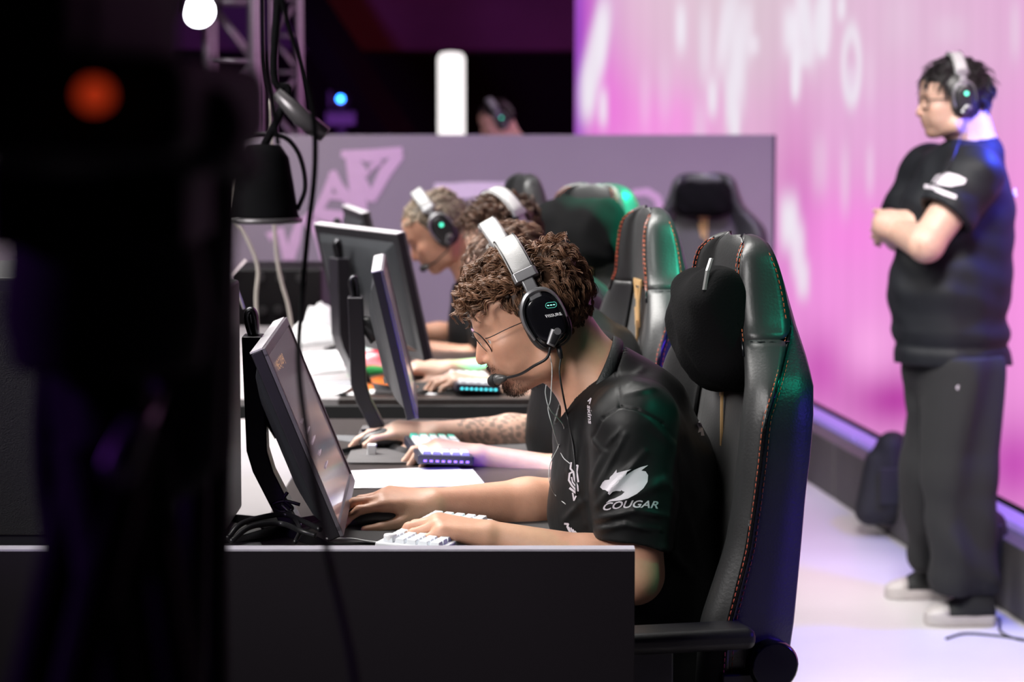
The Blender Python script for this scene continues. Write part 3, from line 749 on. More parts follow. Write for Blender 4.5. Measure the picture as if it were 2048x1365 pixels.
def skin_tint(O, R, base, beard=None, extra=None, s=1.0):
    base = np.array(base)
    def f(v):
        c = np.tile(base, (len(v), 1)); q = ((v-np.array(O)) @ np.array(R))/s
        f_, l_, u_ = q[:, 0], q[:, 1], q[:, 2]
        near = (np.abs(l_) < .09) & (u_ > -.13) & (u_ < .1) & (f_ > -.02)
        G = lambda cx, cl, cu, sx, sl_, su: np.exp(-(((f_-cx)/sx)**2+((np.abs(l_)-cl)/sl_)**2+((u_-cu)/su)**2))*near
        def mx(w, t): 
            nonlocal c; w = np.clip(w, 0, 1)[:, None]; c = c*(1-w)+c*np.array(t)*w
        mx(G(.114, 0, -.02, .014, .014, .014)*.6, (1.02, .72, .68))
        mx(G(.075, .05, -.012, .025, .02, .02)*.4, (1.0, .80, .76))
        mx(G(.100, 0, -.053, .012, .017, .0075)*.9, (.80, .50, .50))
        if beard:
            db = np.array(beard)
            w = G(.086, 0, -.082, .022, .026, .0135)*1.1 + G(.1, .012, -.0395, .012, .016, .0055)*1.0 + G(.098, .0, -.068, .008, .008, .006)*.5
            w2 = G(.05, .05, -.072, .05, .03, .02)*.30 + G(.085, .022, -.055, .02, .012, .016)*.3
            mx(np.clip(w, 0, .93), db); mx(w2, (db+1)*.5)
        # brows
        mx(G(.100, .028, .0335, .02, .017, .0045)*.75, (.42, .33, .28))
        if extra is not None: c = extra(v, c)
        return c
    return f
# ---------------------------------------------------------------- seated players
FOLDS = [((1195, 1012), (1290, 905), 7, 3.2), ((1190, 985), (1250, 870), 6, 2.4), ((1190, 1040), (1270, 1022), 7, 3.2), ((1270, 1022), (1335, 1034), 7, 2.6), ((1192, 1062), (1250, 1050), 6, 3.0), ((1250, 1050), (1318, 1062), 6, 2.4), ((1225, 1010), (1330, 970), 8, 2.4),
    ((1262, 985), (1330, 960), 9, 2.0), ((1330, 960), (1345, 990), 8, 2.2), ((1210, 905), (1185, 960), 6, 2.6), ((1150, 840), (1140, 940), 7, 2.6), ((1172, 860), (1160, 1000), 8, 2.8), ((1130, 1040), (1172, 1000), 7, 2.8), ((1140, 940), (1170, 1050), 7, 2.0),
    ((1180, 870), (1200, 900), 5, 2.0), ((1255, 770), (1285, 740), 7, 2.2), ((1250, 790), (1320, 775), 6, 1.8), ((1300, 845), (1345, 890), 9, 2.2), ((1345, 890), (1390, 990), 10, 2.6), ((1370, 870), (1420, 1010), 10, 2.4), ((1360, 1000), (1400, 1130), 12, 3.0), ((1330, 1100), (1390, 1160), 12, 3.0), ((1240, 860), (1215, 890), 5, 1.8),
    ((1232, 726), (1240, 814), 2.6, -2.0), ((1240, 814), (1205, 838), 2.6, -2.0), ((1205, 838), (1184, 880), 2.6, -1.8), ((1240, 814), (1275, 820), 2.6, -2.0), ((1275, 820), (1325, 848), 2.6, -2.0), ((1325, 848), (1350, 880), 2.6, -1.6), ((1184, 1050), (1250, 1040), 2.4, -1.2), ((1250, 1040), (1328, 1070), 2.4, -1.2)]
def topix(v):
    z = v[:, 2]-CAM_H; fw = v[:, 1]*math.cos(PITCH)-z*math.sin(PITCH); up = v[:, 1]*math.sin(PITCH)+z*math.cos(PITCH)
    return np.stack([1024+FPX*v[:, 0]/fw, 682.5-FPX*up/fw], 1)
def fold_it(v, F):
    a = v[F[:, 1]]-v[F[:, 0]]; b = v[F[:, 3]]-v[F[:, 0]]; fn = np.cross(a, b); N = np.zeros_like(v)
    for i in range(4):
        for d in range(3): N[:, d] += np.bincount(F[:, i], fn[:, d], len(v))
    N /= np.linalg.norm(N, axis=1)[:, None]+1e-12
    q = topix(v); face = np.clip(-N[:, 1]*3, 0, 1); D = np.zeros(len(v))
    for p0, p1, sg, am in FOLDS:
        p0 = np.array(p0, float); p1 = np.array(p1, float); L = p1-p0; t = np.clip(((q-p0)@L)/(L@L), 0, 1); d = np.linalg.norm(q-p0-t[:, None]*L, axis=1)
        D += am*(.0016 if am > 0 else .001)*np.exp(-(d/sg)**2)*(1 if am < 0 else .35+.65*np.sin(PI*np.clip(t, .08, .92)))
    return v + N*(D*face)[:, None]

def seated(name, off, label, hres, hires=False, hairkw=None, skin=(.62, .335, .225), beard=None, pitch=20, yaw=6, head_off=(0, 0, 0), tattoo=False, group='players seated at the desks', boom=True, hs_label=''):
    off = V(off); w = lambda x, y, d: W(x, y, d)+off
    YC = 3.95
    O, R = frame(w(1085, 645, YC)+V(head_off), pitch, yaw); s = 1.0
    P = lambda f, l, u: O+R@V((f, l, u))
    pel = w(1325, 1400, YC); wai = w(1300, 1200, YC); che = w(1262, 990, YC+.01); uch = w(1245, 850, YC+.01); nb = w(1200, 770, YC); 
    if V(head_off).length: nb = nb + V(head_off)*.4
    shN = w(1268, 852, 3.79); elN = w(1268, 1150, 3.755); wrN = w(984, 1074, 3.785)
    shF = w(1215, 850, 4.13); elF = w(1150, 1010, 4.14); wrF = w(872, 1008, 4.03)
    B = []
    B += [a_(pel, wai, .12, .11, .03), a_(wai, che, .11, .12, .03), a_(che, uch, .12, .10, .03), a_(uch, shN, .07, .058, .03), a_(uch, shF, .07, .058, .03)]
    B += [a_(nb+V((.006, 0, -.01)), P(-.026, 0, -.012), .055, .050, .02), a_(uch, nb, .085, .062, .03), a_(nb+V((-.02, 0, 0)), P(.005, 0, -.05), .046, .044, .02)]
    B += [a_(shN, elN, .056, .045, .02), a_(elN, elN+(wrN-elN)*.3, .045, .044, .015), a_(elN+(wrN-elN)*.3, wrN, .044, .025, .015)]
    B += [a_(shF, elF, .056, .047, .02), a_(elF, elF+(wrF-elF)*.35, .047, .045, .015), a_(elF+(wrF-elF)*.35, wrF, .044, .0265, .015)]
    dN = V((-1, .04, .20)); dF = V((-1, -.08, .10))
    hN, tN = hand_prims(wrN, dN, (.15, -.15, 1), (0, 1, -.1), [(26, 42, 25), (26, 38, 25), (30, 38, 25), (34, 42, 25)], thumb=(.6, .55, -.35))
    hF, tF = hand_prims(wrF, dF, (.12, -.28, 1), (0, -1, -.25), [(14, 30, 16), (12, 26, 16), (20, 32, 20), (26, 36, 20)], thumb=(.75, .45, -.32), tcurl=.5)
    B += hN + hF + head_prims(O, R, s)
    F = run(B, hres)
    vs, fq = F.mesh()
    base = V((pel.x, pel.y, RZ)); base_np = np.array(base)
    ex = None
    if tattoo:
        def ex(v, c):
            t = (np.sin(v[:, 0]*240+np.sin(v[:, 2]*150)*2)*np.sin(v[:, 2]*210+v[:, 1]*140+np.sin(v[:, 0]*90)*2))
            a = np.array(elF); b = np.array(wrF); L = (b-a); q = ((v-a)@L)/(L@L); dist = np.linalg.norm(v-(a+np.clip(q, 0, 1)[:, None]*L), axis=1)
            m = (q > .1) & (q < .85) & (dist < .06) & (t > .02)
            c = c.copy(); c[m] *= np.array((.50, .56, .58)); return c
    body = np_mesh('person', vs, fq, M_skin(), org=tuple(base), tint=skin_tint(O, R, skin, beard, ex))
    prop(body, label, 'person', group)
    for i in (-1, 1):   # eyes
        c = P(.0850, i*.032, .0065)
        eb = MB().lathe([(.0001, -.0115), (.005, -.0104), (.009, -.0072), (.0115, 0), (.0105, .0047), (.0072, .009), (.0040, .0108)], c=c-base, R=R @ Matrix.Rotation(PI/2, 3, 'Y'), n=20).build('eye', pm('eye_white', (.62, .58, .55), .15), body, smooth=True)
        MB().lathe([(.0001, .0116), (.0025, .0114), (.0042, .0107)], c=c-base, R=R @ Matrix.Rotation(PI/2, 3, 'Y'), n=16).build('iris', pm('dark_iris', (.03, .02, .012), .1), eb, smooth=True)
    # shirt
    hemN = shN+(elN-shN)*.80; hemF = shF+(elF-shF)*.62
    S = [a_(pel+V((0, 0, -.02)), w(1305, 1190, YC), .142, .134, .03), a_(w(1305, 1190, YC), w(1268, 1000, YC), .134, .136, .04), a_(w(1268, 1000, YC), w(1240, 870, YC), .136, .105, .04)]
    S += [a_(w(1300, 1150, YC-.05), w(1275, 960, YC-.05), .115, .12, .04), a_(w(1300, 1150, YC+.05), w(1275, 960, YC+.05), .115, .12, .04)]
    S += [a_(uch, shN+V((.0, .06, .0)), .088, .070, .05), a_(uch, shF-V((0, .06, 0)), .088, .070, .05), a_(w(1290, 815, YC), w(1290, 880, YC), .055, .08, .05)]
    S += [a_(uch, nb+V((.022, 0, .006)), .094, .062, .02)]
    hs_ = hres*1.1 if not hires else .0033
    FS = run(S+[a_(shN, shN, .08, .08), a_(hemN, elN, .07, .07), a_(hemF, hemF, .07, .07)][:0] + [('a', ('rc', elN+V((0, -.07, 0)), elN, .001, .001), .001), ('a', ('rc', hemF+V((0, .08, 0)), hemF, .001, .001), .001)], hs_)
    def sleeve(a, b, hem, r0, r1, hole, k):
        T_ = FS.like()
        T_.add(('rc', a, a+(b-a)*.5, r0, r1), .03); T_.add(('rc', a+(b-a)*.5, hem+(b-a)*.3, r1, r1*.97), .03)
        n = (b-a).normalized()+V(k); n.normalize(); g = T_.grid()
        d = (g[0]-hem.x)*n.x+(g[1]-hem.y)*n.y+(g[2]-hem.z)*n.z
        T_.D = np.maximum(T_.D, d).astype(np.float32)
        T_.sub(('rc', hem-(b-a)*.10, hem+(b-a)*.4, hole*.96, hole*1.06), .003); return T_.D
    for D_ in (sleeve(shN, elN, hemN, .072, .064, .0505, (-.16, 0, 0)), sleeve(shF, elF, hemF, .070, .064, .055, (0, 0, 0))):
        h_ = np.clip(.5+.5*(D_-FS.D)/.028, 0, 1); FS.D = D_+(FS.D-D_)*h_-.028*h_*(1-h_)
    for p in [s_(nb+V((.0, 0, -.005)), nb+(P(-.03, 0, -.01)-nb)*.8, .066, .066, .004), s_(nb+V((-.045, 0, -.02)), P(0, 0, -.05)+V((-.01, 0, 0)), .050, .058, .006)]: FS.sub(p[1], p[2])
    X, Y, Z = FS.grid(); n1 = np.sin(X*42+Z*30+np.sin(Y*25)*1.5)*np.sin(Z*26-Y*18+1)+.6*np.sin(X*75-Z*48+Y*30)
    FS.D = (FS.D + .0016*n1*np.clip((1.36+off.z-Z)*6, 0, 1)).astype(np.float32)
    sv, sf = FS.mesh()
    if hires: sv = fold_it(sv, sf)
    shirt = np_mesh('shirt', sv, sf, M_shirt(), org=tuple(base), parent=body)
    # collar
    cf, cb = w(1141, 812, YC)+V(head_off)*.4, w(1238, 692, YC)+V(head_off)*.4; cc = (cf+cb)/2; ax_ = (cb-cf)/2; nn = V((0, 1, 0)).cross(ax_).normalized()
    if nn.z < 0: nn = -nn
    cs = []
    for j in range(41):
        an = 2*PI*j/40; rad_ = ax_*math.cos(an)*1.08+V((0, 1, 0))*math.sin(an)*.0735; p = cc+rad_+nn*(-.004+.012*max(0, math.cos(an)))-V((0, 0, .014))*abs(math.sin(an)); r_ = rad_.normalized()
        cs.append([p-nn*.010+r_*.004-base, p-nn*.003+r_*.0055-base, p+nn*.008+r_*.0035-base, p+nn*.010+r_*.001-base, p+nn*.008-r_*.001-base, p-nn*.012-r_*.001-base])
    MB().loft(cs, caps=False).build('collar', pm('jersey_rib', (.008, .012, .012), .6, bump=.3, bscale=300), shirt, smooth=True)
    # trousers
    T = [e_(pel+V((-.02, 0, -.05)), (.17, .18, .11), k=.03)]
    for i in (-1, 1):
        hp = pel+V((-.04, i*.09, -.04)); kn = V((pel.x-.46, YC+off.y+i*.13, RZ+.50)); an = V((kn.x+.03, YC+off.y+i*.14, RZ+.10))
        T += [a_(hp, kn, .095, .070), a_(kn, an, .068, .052)]
    tv, tf = run(T, .009).mesh(); np_mesh('trousers', tv, tf, M_trouser(), org=tuple(base), parent=body)
    for i in (-1, 1):
        an = V((pel.x-.43, YC+off.y+i*.14, RZ+.055))
        hv, hf = run([a_(an+V((.05, 0, -.005)), an+V((-.10, 0, -.018)), .046, .036), a_(an+V((-.1, 0, -.018)), an+V((-.16, 0, -.024)), .036, .028), a_(an, an+V((0, 0, .05)), .04, .04)], .007).mesh()
        hv[:, 2] = np.maximum(hv[:, 2], RZ+.002); np_mesh('shoe', hv, hf, pm('black_shoe', (.015, .015, .015), .6), org=tuple(base), parent=body)
    if beard and hires:
        r = np.random.default_rng(5); q = (vs-np.array(O)) @ np.array(R); f_, l_, u_ = q.T
        wgt = np.exp(-(((f_-.084)/.020)**2+(l_/.026)**2+((u_+.084)/.013)**2)) + .8*np.exp(-(((f_-.101)/.012)**2+(l_/.019)**2+((u_+.0395)/.0045)**2))
        wgt[(q[:, 0] < 0) | (u_ > -.03)] = 0; pk = r.choice(len(vs), 1500, p=wgt/wgt.sum()); m_ = MB(); Rn = np.array(R)
        for j in pk:
            p = vs[j]; n = np.array([q[j, 0]-.03, q[j, 1], (q[j, 2]+.03)]); n /= np.linalg.norm(n); d_ = Rn @ (n*.7+np.array([-.1, 0, -.8])+r.normal(size=3)*.35); d_ /= np.linalg.norm(d_); L = r.uniform(.003, .0065)
            p0 = p-base_np; m_.tube([p0-d_*.001, p0+d_*L*.6, p0+d_*L+Rn @ r.normal(size=3)*.001], [.00022, .0002, .00008], 3, cap=False)
        m_.build('beard', pm('beard_hair', (.045, .022, .013), .5), body, smooth=True)
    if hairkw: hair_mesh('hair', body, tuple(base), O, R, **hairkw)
    hs, Q = headset(hs_label, O, R, group='team headsets', hi=hires, boom_to=(.096, .036, -.067) if boom else None)
    return dict(body=body, shirt=shirt, O=O, R=R, P=P, Q=Q, hs=hs, base=base, nb=nb, pel=pel, wrN=wrN, wrF=wrF, tN=tN, tF=tF)

def curly(f, l, u):
    """direction on the scalp -> length, thickness, flow, curl"""
    if 0 < f <= .3 and u < -.22: return None
    if u < -.62: return None
    if f > .3 and u < min(.55, -.22+(f-.35)*2.6): return None
    if u > .45 or (f > .2 and u > .40):
        if f > .40: return (.066, .042, (1.0, 0, .14), 1.35)
        return (.058, .042, (.9 if f > -.35 else -.3, l*.4, -.0), .95) if f > -.5 else (.040, .030, (-.3, l*.4, 0), .9)
    if f > -.1 and u < .25: return (.012, .006, (-.3, 0, -1), .3)
    if u > -.05: return (.026, .014, (-.2, 0, -1), .8)
    return (.014, .008, (0, 0, -1), .3)
def shortcut(f, l, u):
    if f > .80: return None
    if f > .3 and u < .42: return None
    if f > -.05 and u < .05: return None
    if u < -.6: return None
    if u > .4: return (.034, .02, (.8, l*.4, .1), .8)
    return (.018, .010, (-.3, 0, -1), .4)
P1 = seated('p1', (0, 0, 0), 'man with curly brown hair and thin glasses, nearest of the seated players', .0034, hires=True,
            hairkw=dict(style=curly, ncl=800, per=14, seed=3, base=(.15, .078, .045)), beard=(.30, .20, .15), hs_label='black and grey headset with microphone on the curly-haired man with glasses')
bpy.context.view_layer.update()
def bvh_of(o):
    bpy.context.view_layer.update()
    me = o.data; mw = o.matrix_world; n = len(me.vertices); co = np.empty(n*3, np.float32); me.vertices.foreach_get('co', co); co = co.reshape(-1, 3)
    M = np.array(mw); co = co @ M[:3, :3].T + M[:3, 3]
    fv = [tuple(p.vertices) for p in me.polygons]
    return BVHTree.FromPolygons([tuple(c) for c in co], fv)
def surf(px, py, bvh, fall, off=.001):
    o = V((0, 0, CAM_H)); p = W(px, py, 4.0); d = (p-o).normalized()
    h = bvh.ray_cast(o, d) if bvh else (None,)*4
    if h[0] is None or abs(h[0].y-fall) > .16: return W(px, py, fall)
    return h[0]-d*off
def text_mesh(txt, shear=0.0, bold=0.0):
    c = bpy.data.curves.new('t', 'FONT'); c.body = txt; c.size = 1; c.shear = shear; c.offset = bold; c.resolution_u = 3
    o = bpy.data.objects.new('t', c); COL.objects.link(o); dg = bpy.context.evaluated_depsgraph_get(); dg.update()
    me = bpy.data.meshes.new_from_object(o.evaluated_get(dg)); bpy.data.objects.remove(o)
    v = [tuple(x.co) for x in me.vertices]; f = [tuple(p.vertices) for p in me.polygons]
    xs = [a[0] for a in v]; ys = [a[1] for a in v]; x0, x1, y0, y1 = min(xs), max(xs), min(ys), max(ys)
    return [((a[0]-x0)/(x1-x0), (a[1]-y0)/(y1-y0)) for a in v], f
def decal(name, polys, parent, org, bvh, fall, mat, off=.0012, maxlen=5.0, tris=None):
    """flat shapes in picture pixels laid on to a surface"""
    bm = bmesh.new()
    for poly in polys:
        vs = [bm.verts.new((x, y, 0)) for x, y in poly]; bm.faces.new(vs)
    if tris:
        vv = [bm.verts.new((x, y, 0)) for x, y in tris[0]]
        for f in tris[1]:
            try: bm.faces.new([vv[i] for i in f])
            except ValueError: pass
    bmesh.ops.triangulate(bm, faces=bm.faces)
    for _ in range(4):
        E = [e for e in bm.edges if e.calc_length() > maxlen]
        if not E: break
        bmesh.ops.subdivide_edges(bm, edges=E, cuts=1); bmesh.ops.triangulate(bm, faces=bm.faces)
    for v in bm.verts:
        v.co = surf(v.co.x, v.co.y, bvh, fall, off) - V(org)
    me = bpy.data.meshes.new(name); bm.to_mesh(me); bm.free(); me.materials.append(mat)
    return link(name, me, parent)
def strokes_px(lst):
    out = []
    for pts, w_ in lst:
        for i in range(len(pts)-1):
            a, b = V((*pts[i], 0)), V((*pts[i+1], 0)); t = (b-a).normalized(); n = V((-t.y, t.x, 0))*w_/2; a = a-t*w_*.2; b = b+t*w_*.2
            out.append([((a+n).x, (a+n).y), ((b+n).x, (b+n).y), ((b-n).x, (b-n).y), ((a-n).x, (a-n).y)])
    return out
B1 = bvh_of(P1['shirt']); base1 = P1['base']; sh1 = P1['shirt']
cr = lambda L: [(1100+x/4.55, 850+y/4.55) for x, y in L]
head_ = cr([(455, 568), (478, 525), (500, 506), (540, 500), (545, 478), (570, 455), (606, 408), (606, 440), (660, 425), (745, 404), (700, 430), (655, 470), (628, 515), (618, 560), (625, 590), (645, 605), (600, 603), (570, 612), (542, 640), (527, 628), (530, 612), (545, 600), (552, 570), (540, 548), (515, 552), (500, 575), (503, 595), (480, 592)])
tail_ = cr([(895, 368), (830, 385), (770, 410), (705, 450), (655, 505), (632, 550), (640, 585), (660, 605), (680, 612), (650, 640), (590, 670), (540, 685), (508, 715), (560, 697), (640, 690), (710, 672), (790, 630), (850, 580), (888, 520), (893, 460), (870, 425), (830, 418)])
decal('sleeve_emblem', [head_, tail_, ], sh1, base1, B1, 3.72, M_print())
tv, tf = text_mesh('COUGAR', .35, .018)
TX = [(1206+t[0]*111+0, 1021.5-t[1]*15-4*math.sin(t[0]*3.1)+(1-t[0])*1.0+t[0]*(-3)) for t in tv]
decal('sleeve_lettering', [], sh1, base1, B1, 3.72, M_print(), tris=(TX, tf))
emb = strokes_px([(cr([(192, 345), (186, 400), (212, 430), (224, 500), (250, 560), (253, 605)]), 3.6), (cr([(232, 372), (252, 372), (243, 430), (257, 520)]), 3.6), (cr([(205, 430), (178, 445), (171, 505), (200, 555), (245, 605)]), 3.6), (cr([(196, 480), (206, 525), (238, 565)]), 2.8), (cr([(180, 578), (245, 628)]), 4.2), (cr([(206, 622), (218, 690), (236, 650)]), 3.0)])
decal('chest_emblem', emb, sh1, base1, B1, 3.85, M_print())
decal('chest_lettering', strokes_px([(cr([(132, 902), (165, 905), (158, 930), (185, 985)]), 4), (cr([(170, 935), (200, 1020)]), 3.5), (cr([(190, 940), (222, 1022)]), 3), (cr([(208, 955), (240, 1022)]), 3), (cr([(226, 970), (262, 1012)]), 3)]), sh1, base1, B1, 3.85, M_print())
tv, tf = text_mesh('skins', .2, .02)
def rotp(x, y, cx, cy, deg):
    a = math.radians(deg); return (cx+x*math.cos(a)-y*math.sin(a), cy+x*math.sin(a)+y*math.cos(a))
decal('shoulder_lettering', strokes_px([([(1176, 803), (1182, 797), (1179, 808)], 2.4)]), sh1, base1, B1, 3.8, M_print(), tris=([rotp(t[0]*38, -t[1]*8, 1174, 811, 86) for t in tv], tf))
decal('back_letter', [[(1398, 842), (1404, 850), (1409, 872), (1402, 872), (1402, 864), (1396, 866), (1398, 858), (1394, 850)]], sh1, base1, B1, 3.9, M_print())
# earcup lettering
tv, tf = text_mesh('FISSURE', .12, .02); Q1 = P1['Q']
cup = [c for c in P1['hs'].children if c.name.startswith('ear_cup')][-1]
m = MB(); m.add([Q1(-.0015-t[0]*.0255+t[1]*.0016, .1018, .0090+t[1]*.0056-t[0]*.0070) for t in tv], tf)
m.build('cup_lettering', pm('white_ink', (.7, .7, .72), .5, emit=(.7, .7, .72), es=.12), cup)
# glasses
G = empty('eyeglasses', tuple(P1['O']), label='thin dark wire glasses on the curly-haired man', cat='glasses')
Rh = P1['R']; PL = lambda f, l, u: Rh @ V((f, l, u))
wire = pm('dark_wire', (.03, .028, .028), .3, .9)
for i in (-1, 1):
    ringp = []
    for k in range(33):
        an = 2*PI*k/32; c, d = math.cos(an), math.sin(an)
        a = .0245*math.copysign(abs(c)**.9, c); b_ = (.021 if d > 0 else .0235)*d
        ringp.append(PL(.1060-.20*i*a+b_*.30, i*.0325+a, .0085+b_*.95))
    rm = MB().tube(ringp, .0010, 6, cap=False).build('rim', wire, G, smooth=True)
    lm = MB(); lm.add(ringp[:-1], [tuple(range(32))]); lm.build('lens', pm('lens_glass', (1, 1, 1), .02, trans=1, ior=1.05, var=0), rm)
    MB().tube(spline([PL(.1005, i*.057, .0150), PL(.092, i*.066, .0155), PL(.05, i*.077, .0205), PL(.0, i*.082, .020), PL(-.01, i*.081, .004)], 5), .0008, 6).build('temple_arm', wire, G, smooth=True)
    MB().tube([PL(.108, i*.011, .006), PL(.107, i*.0095, .000)], .0014, 8).build('nose_pad', pm('clear_pad', (.6, .6, .6), .2), G, smooth=True)
MB().tube(spline([PL(.1125, -.009, .016), PL(.117, 0, .0185), PL(.1125, .009, .016)], 5), .0009, 6).build('bridge', wire, G, smooth=True)
# cables on the chest
def cable(name, pts, r, mat, label, cat='cable', fall=3.85, bvh=None, group=None):
    P = [surf(p[0], p[1], bvh, p[2] if len(p) > 2 else fall, .003) for p in pts]; o0 = P[0].copy()
    o = MB().tube(spline(P, 6), r, 7).build(name, mat, smooth=True, org=o0, loc=tuple(o0)); prop(o, label, cat, group); return o
cupb = P1['O']+P1['R']@V((0, 0, .008))+Q1(.000, .092, -.042)
cp = topix(np.array([tuple(cupb)]))[0]
m = MB().tube([cupb, cupb+V((.003, 0, -.014)), cupb+V((.005, 0, -.020))], [.0042, .0042, .0028], 10)
o = m.build('headset_plug', M_black(), smooth=True, org=cupb, loc=tuple(cupb)); prop(o, 'black plug under the ear cup of the curly-haired man', 'plug')
cable('headset_cable', [(cp[0]+5, cp[1]+22, cupb.y), (1119, 745, 3.85), (1126, 790, 3.85), (1134, 830), (1144, 880), (1150, 930), (1153, 990)], .0016, M_black(), 'black headset cable running down the curly-haired man\'s chest', bvh=B1)
cw = pm('white_cable', (.55, .55, .56), .4)
cable('earphone_cable', [(1100, 712, 3.86), (1104, 740, 3.85), (1101, 800, 3.84), (1096, 818, 3.84), (1104, 850, 3.84), (1117, 893), (1126, 915), (1140, 928)], .0008, cw, 'thin white earphone cable, ending beside the chest emblem', bvh=B1, group='thin white earphone cables')
cable('earphone_cable', [(1092, 770, 3.84), (1091, 790, 3.84), (1100, 820, 3.84), (1128, 855), (1117, 893), (1100, 930), (1099, 965, 3.84), (1110, 990, 3.84), (1131, 1009)], .0008, cw, 'thin white earphone cable looping low along the chest edge', bvh=B1, group='thin white earphone cables')
# ---------------------------------------------------------------- the other seated players
def offs(px, py, s_):   # shift so that the head origin lands at this pixel with this scale
    d = FPX/s_; O1 = W(1085, 645, 3.95); p = W(px, py, d); return p-O1
DP2 = V((-.03, .95, -.012)); DP3 = V((-.03, 2.16, -.012)); DP4 = V((-.25, 3.22, -.022))
P2 = seated('p2', DP2, 'brown-haired player second from the front, mostly hidden, tattoo on the mouse arm', .0055, tattoo=True, pitch=24,
            hairkw=dict(style=shortcut, ncl=420, per=9, seed=12, base=(.12, .065, .042)), skin=(.66, .42, .33), hs_label='headset with pale band on the tattooed player behind the nearest one')
P3 = seated('p3', DP3, 'dark-curled player third from the front in a black jersey, teal glow on the headset', .006, pitch=12, yaw=36, head_off=(-.03, -.01, .012),
            hairkw=dict(style=curly, ncl=420, per=9, seed=22, base=(.07, .036, .022)), skin=(.66, .42, .32), hs_label='teal-lit headset on the dark-curled third player')
P4 = seated('p4', DP4, 'farthest seated player bending down, light brown hair faded pale at the front', .006, pitch=30, yaw=4,
            hairkw=dict(style=shortcut, ncl=420, per=9, seed=32, base=(.30, .24, .18)), skin=(.58, .30, .20), hs_label='headset with bright silver band on the farthest seated player')

# ---------------------------------------------------------------- gaming chairs
def lerp_tab(tab, z):
    zs = [r[0] for r in tab]; return [float(np.interp(z, zs, [r[i] for r in tab])) for i in range(1, len(tab[0]))]
#        z     w     b(bolster)  T(thick)  xc     sx(seam: 0 rear .. 1 front)  wi (inner width ratio)
BACK = [(.44, .225, .040, .085, -.215, .90, .66), (.55, .250, .065, .080, -.225, .95, .62), (.66, .262, .075, .078, -.238, 1.0, .60), (.78, .262, .048, .072, -.254, 1.0, .62), (.86, .262, .042, .070, -.262, 1.0, .62),
        (.92, .264, .045, .068, -.270, 1.0, .62), (.98, .262, .046, .066, -.277, 1.0, .60), (1.03, .248, .042, .064, -.283, .82, .58), (1.075, .200, .034, .062, -.286, .48, .62), (1.11, .162, .028, .060, -.286, .14, .66),
        (1.16, .142, .026, .052, -.284, .04, .68), (1.195, .132, .024, .044, -.284, .02, .68), (1.220, .122, .020, .034, -.285, .02, .68), (1.236, .104, .012, .024, -.288, 0, .68), (1.244, .080, .004, .014, -.291, 0, .68), (1.247, .05, -.001, .009, -.292, 0, .68)]
def back_pts(z):
    w, b, T, xc, sx, wi = lerp_tab(BACK, z)
    side_r = -T*.80; side_f = b*.55
    xs = side_r+(side_f-side_r)*sx
    front = []   # from +y seam round the front to -y seam
    half = [(w*1.0, xs), (w*1.0, xs+(side_f-xs)*.6), (w*.985, side_f), (w*.93, b*.92), (w*.86, b), (w*.78, b*.86), (w*(wi+.04), b*.30), (w*wi, .004), (w*wi*.94, .0), (w*wi*.5, .006)]
    front = [(y, x) for y, x in half] + [(0, .008)] + [(-y, x) for y, x in half[::-1]]
    hb = [(w*1.0, xs), (w*1.0, xs+(side_r-xs)*.5), (w*.98, side_r), (w*.90, -T*.93), (w*.7, -T*.99), (w*.35, -T*1.0)]
    back = [(y, x) for y, x in hb] + [(0, -T*1.0)] + [(-y, x) for y, x in hb[::-1]]
    return [V((xc+x, y, z)) for y, x in front], [V((xc+x, y, z)) for y, x in back]
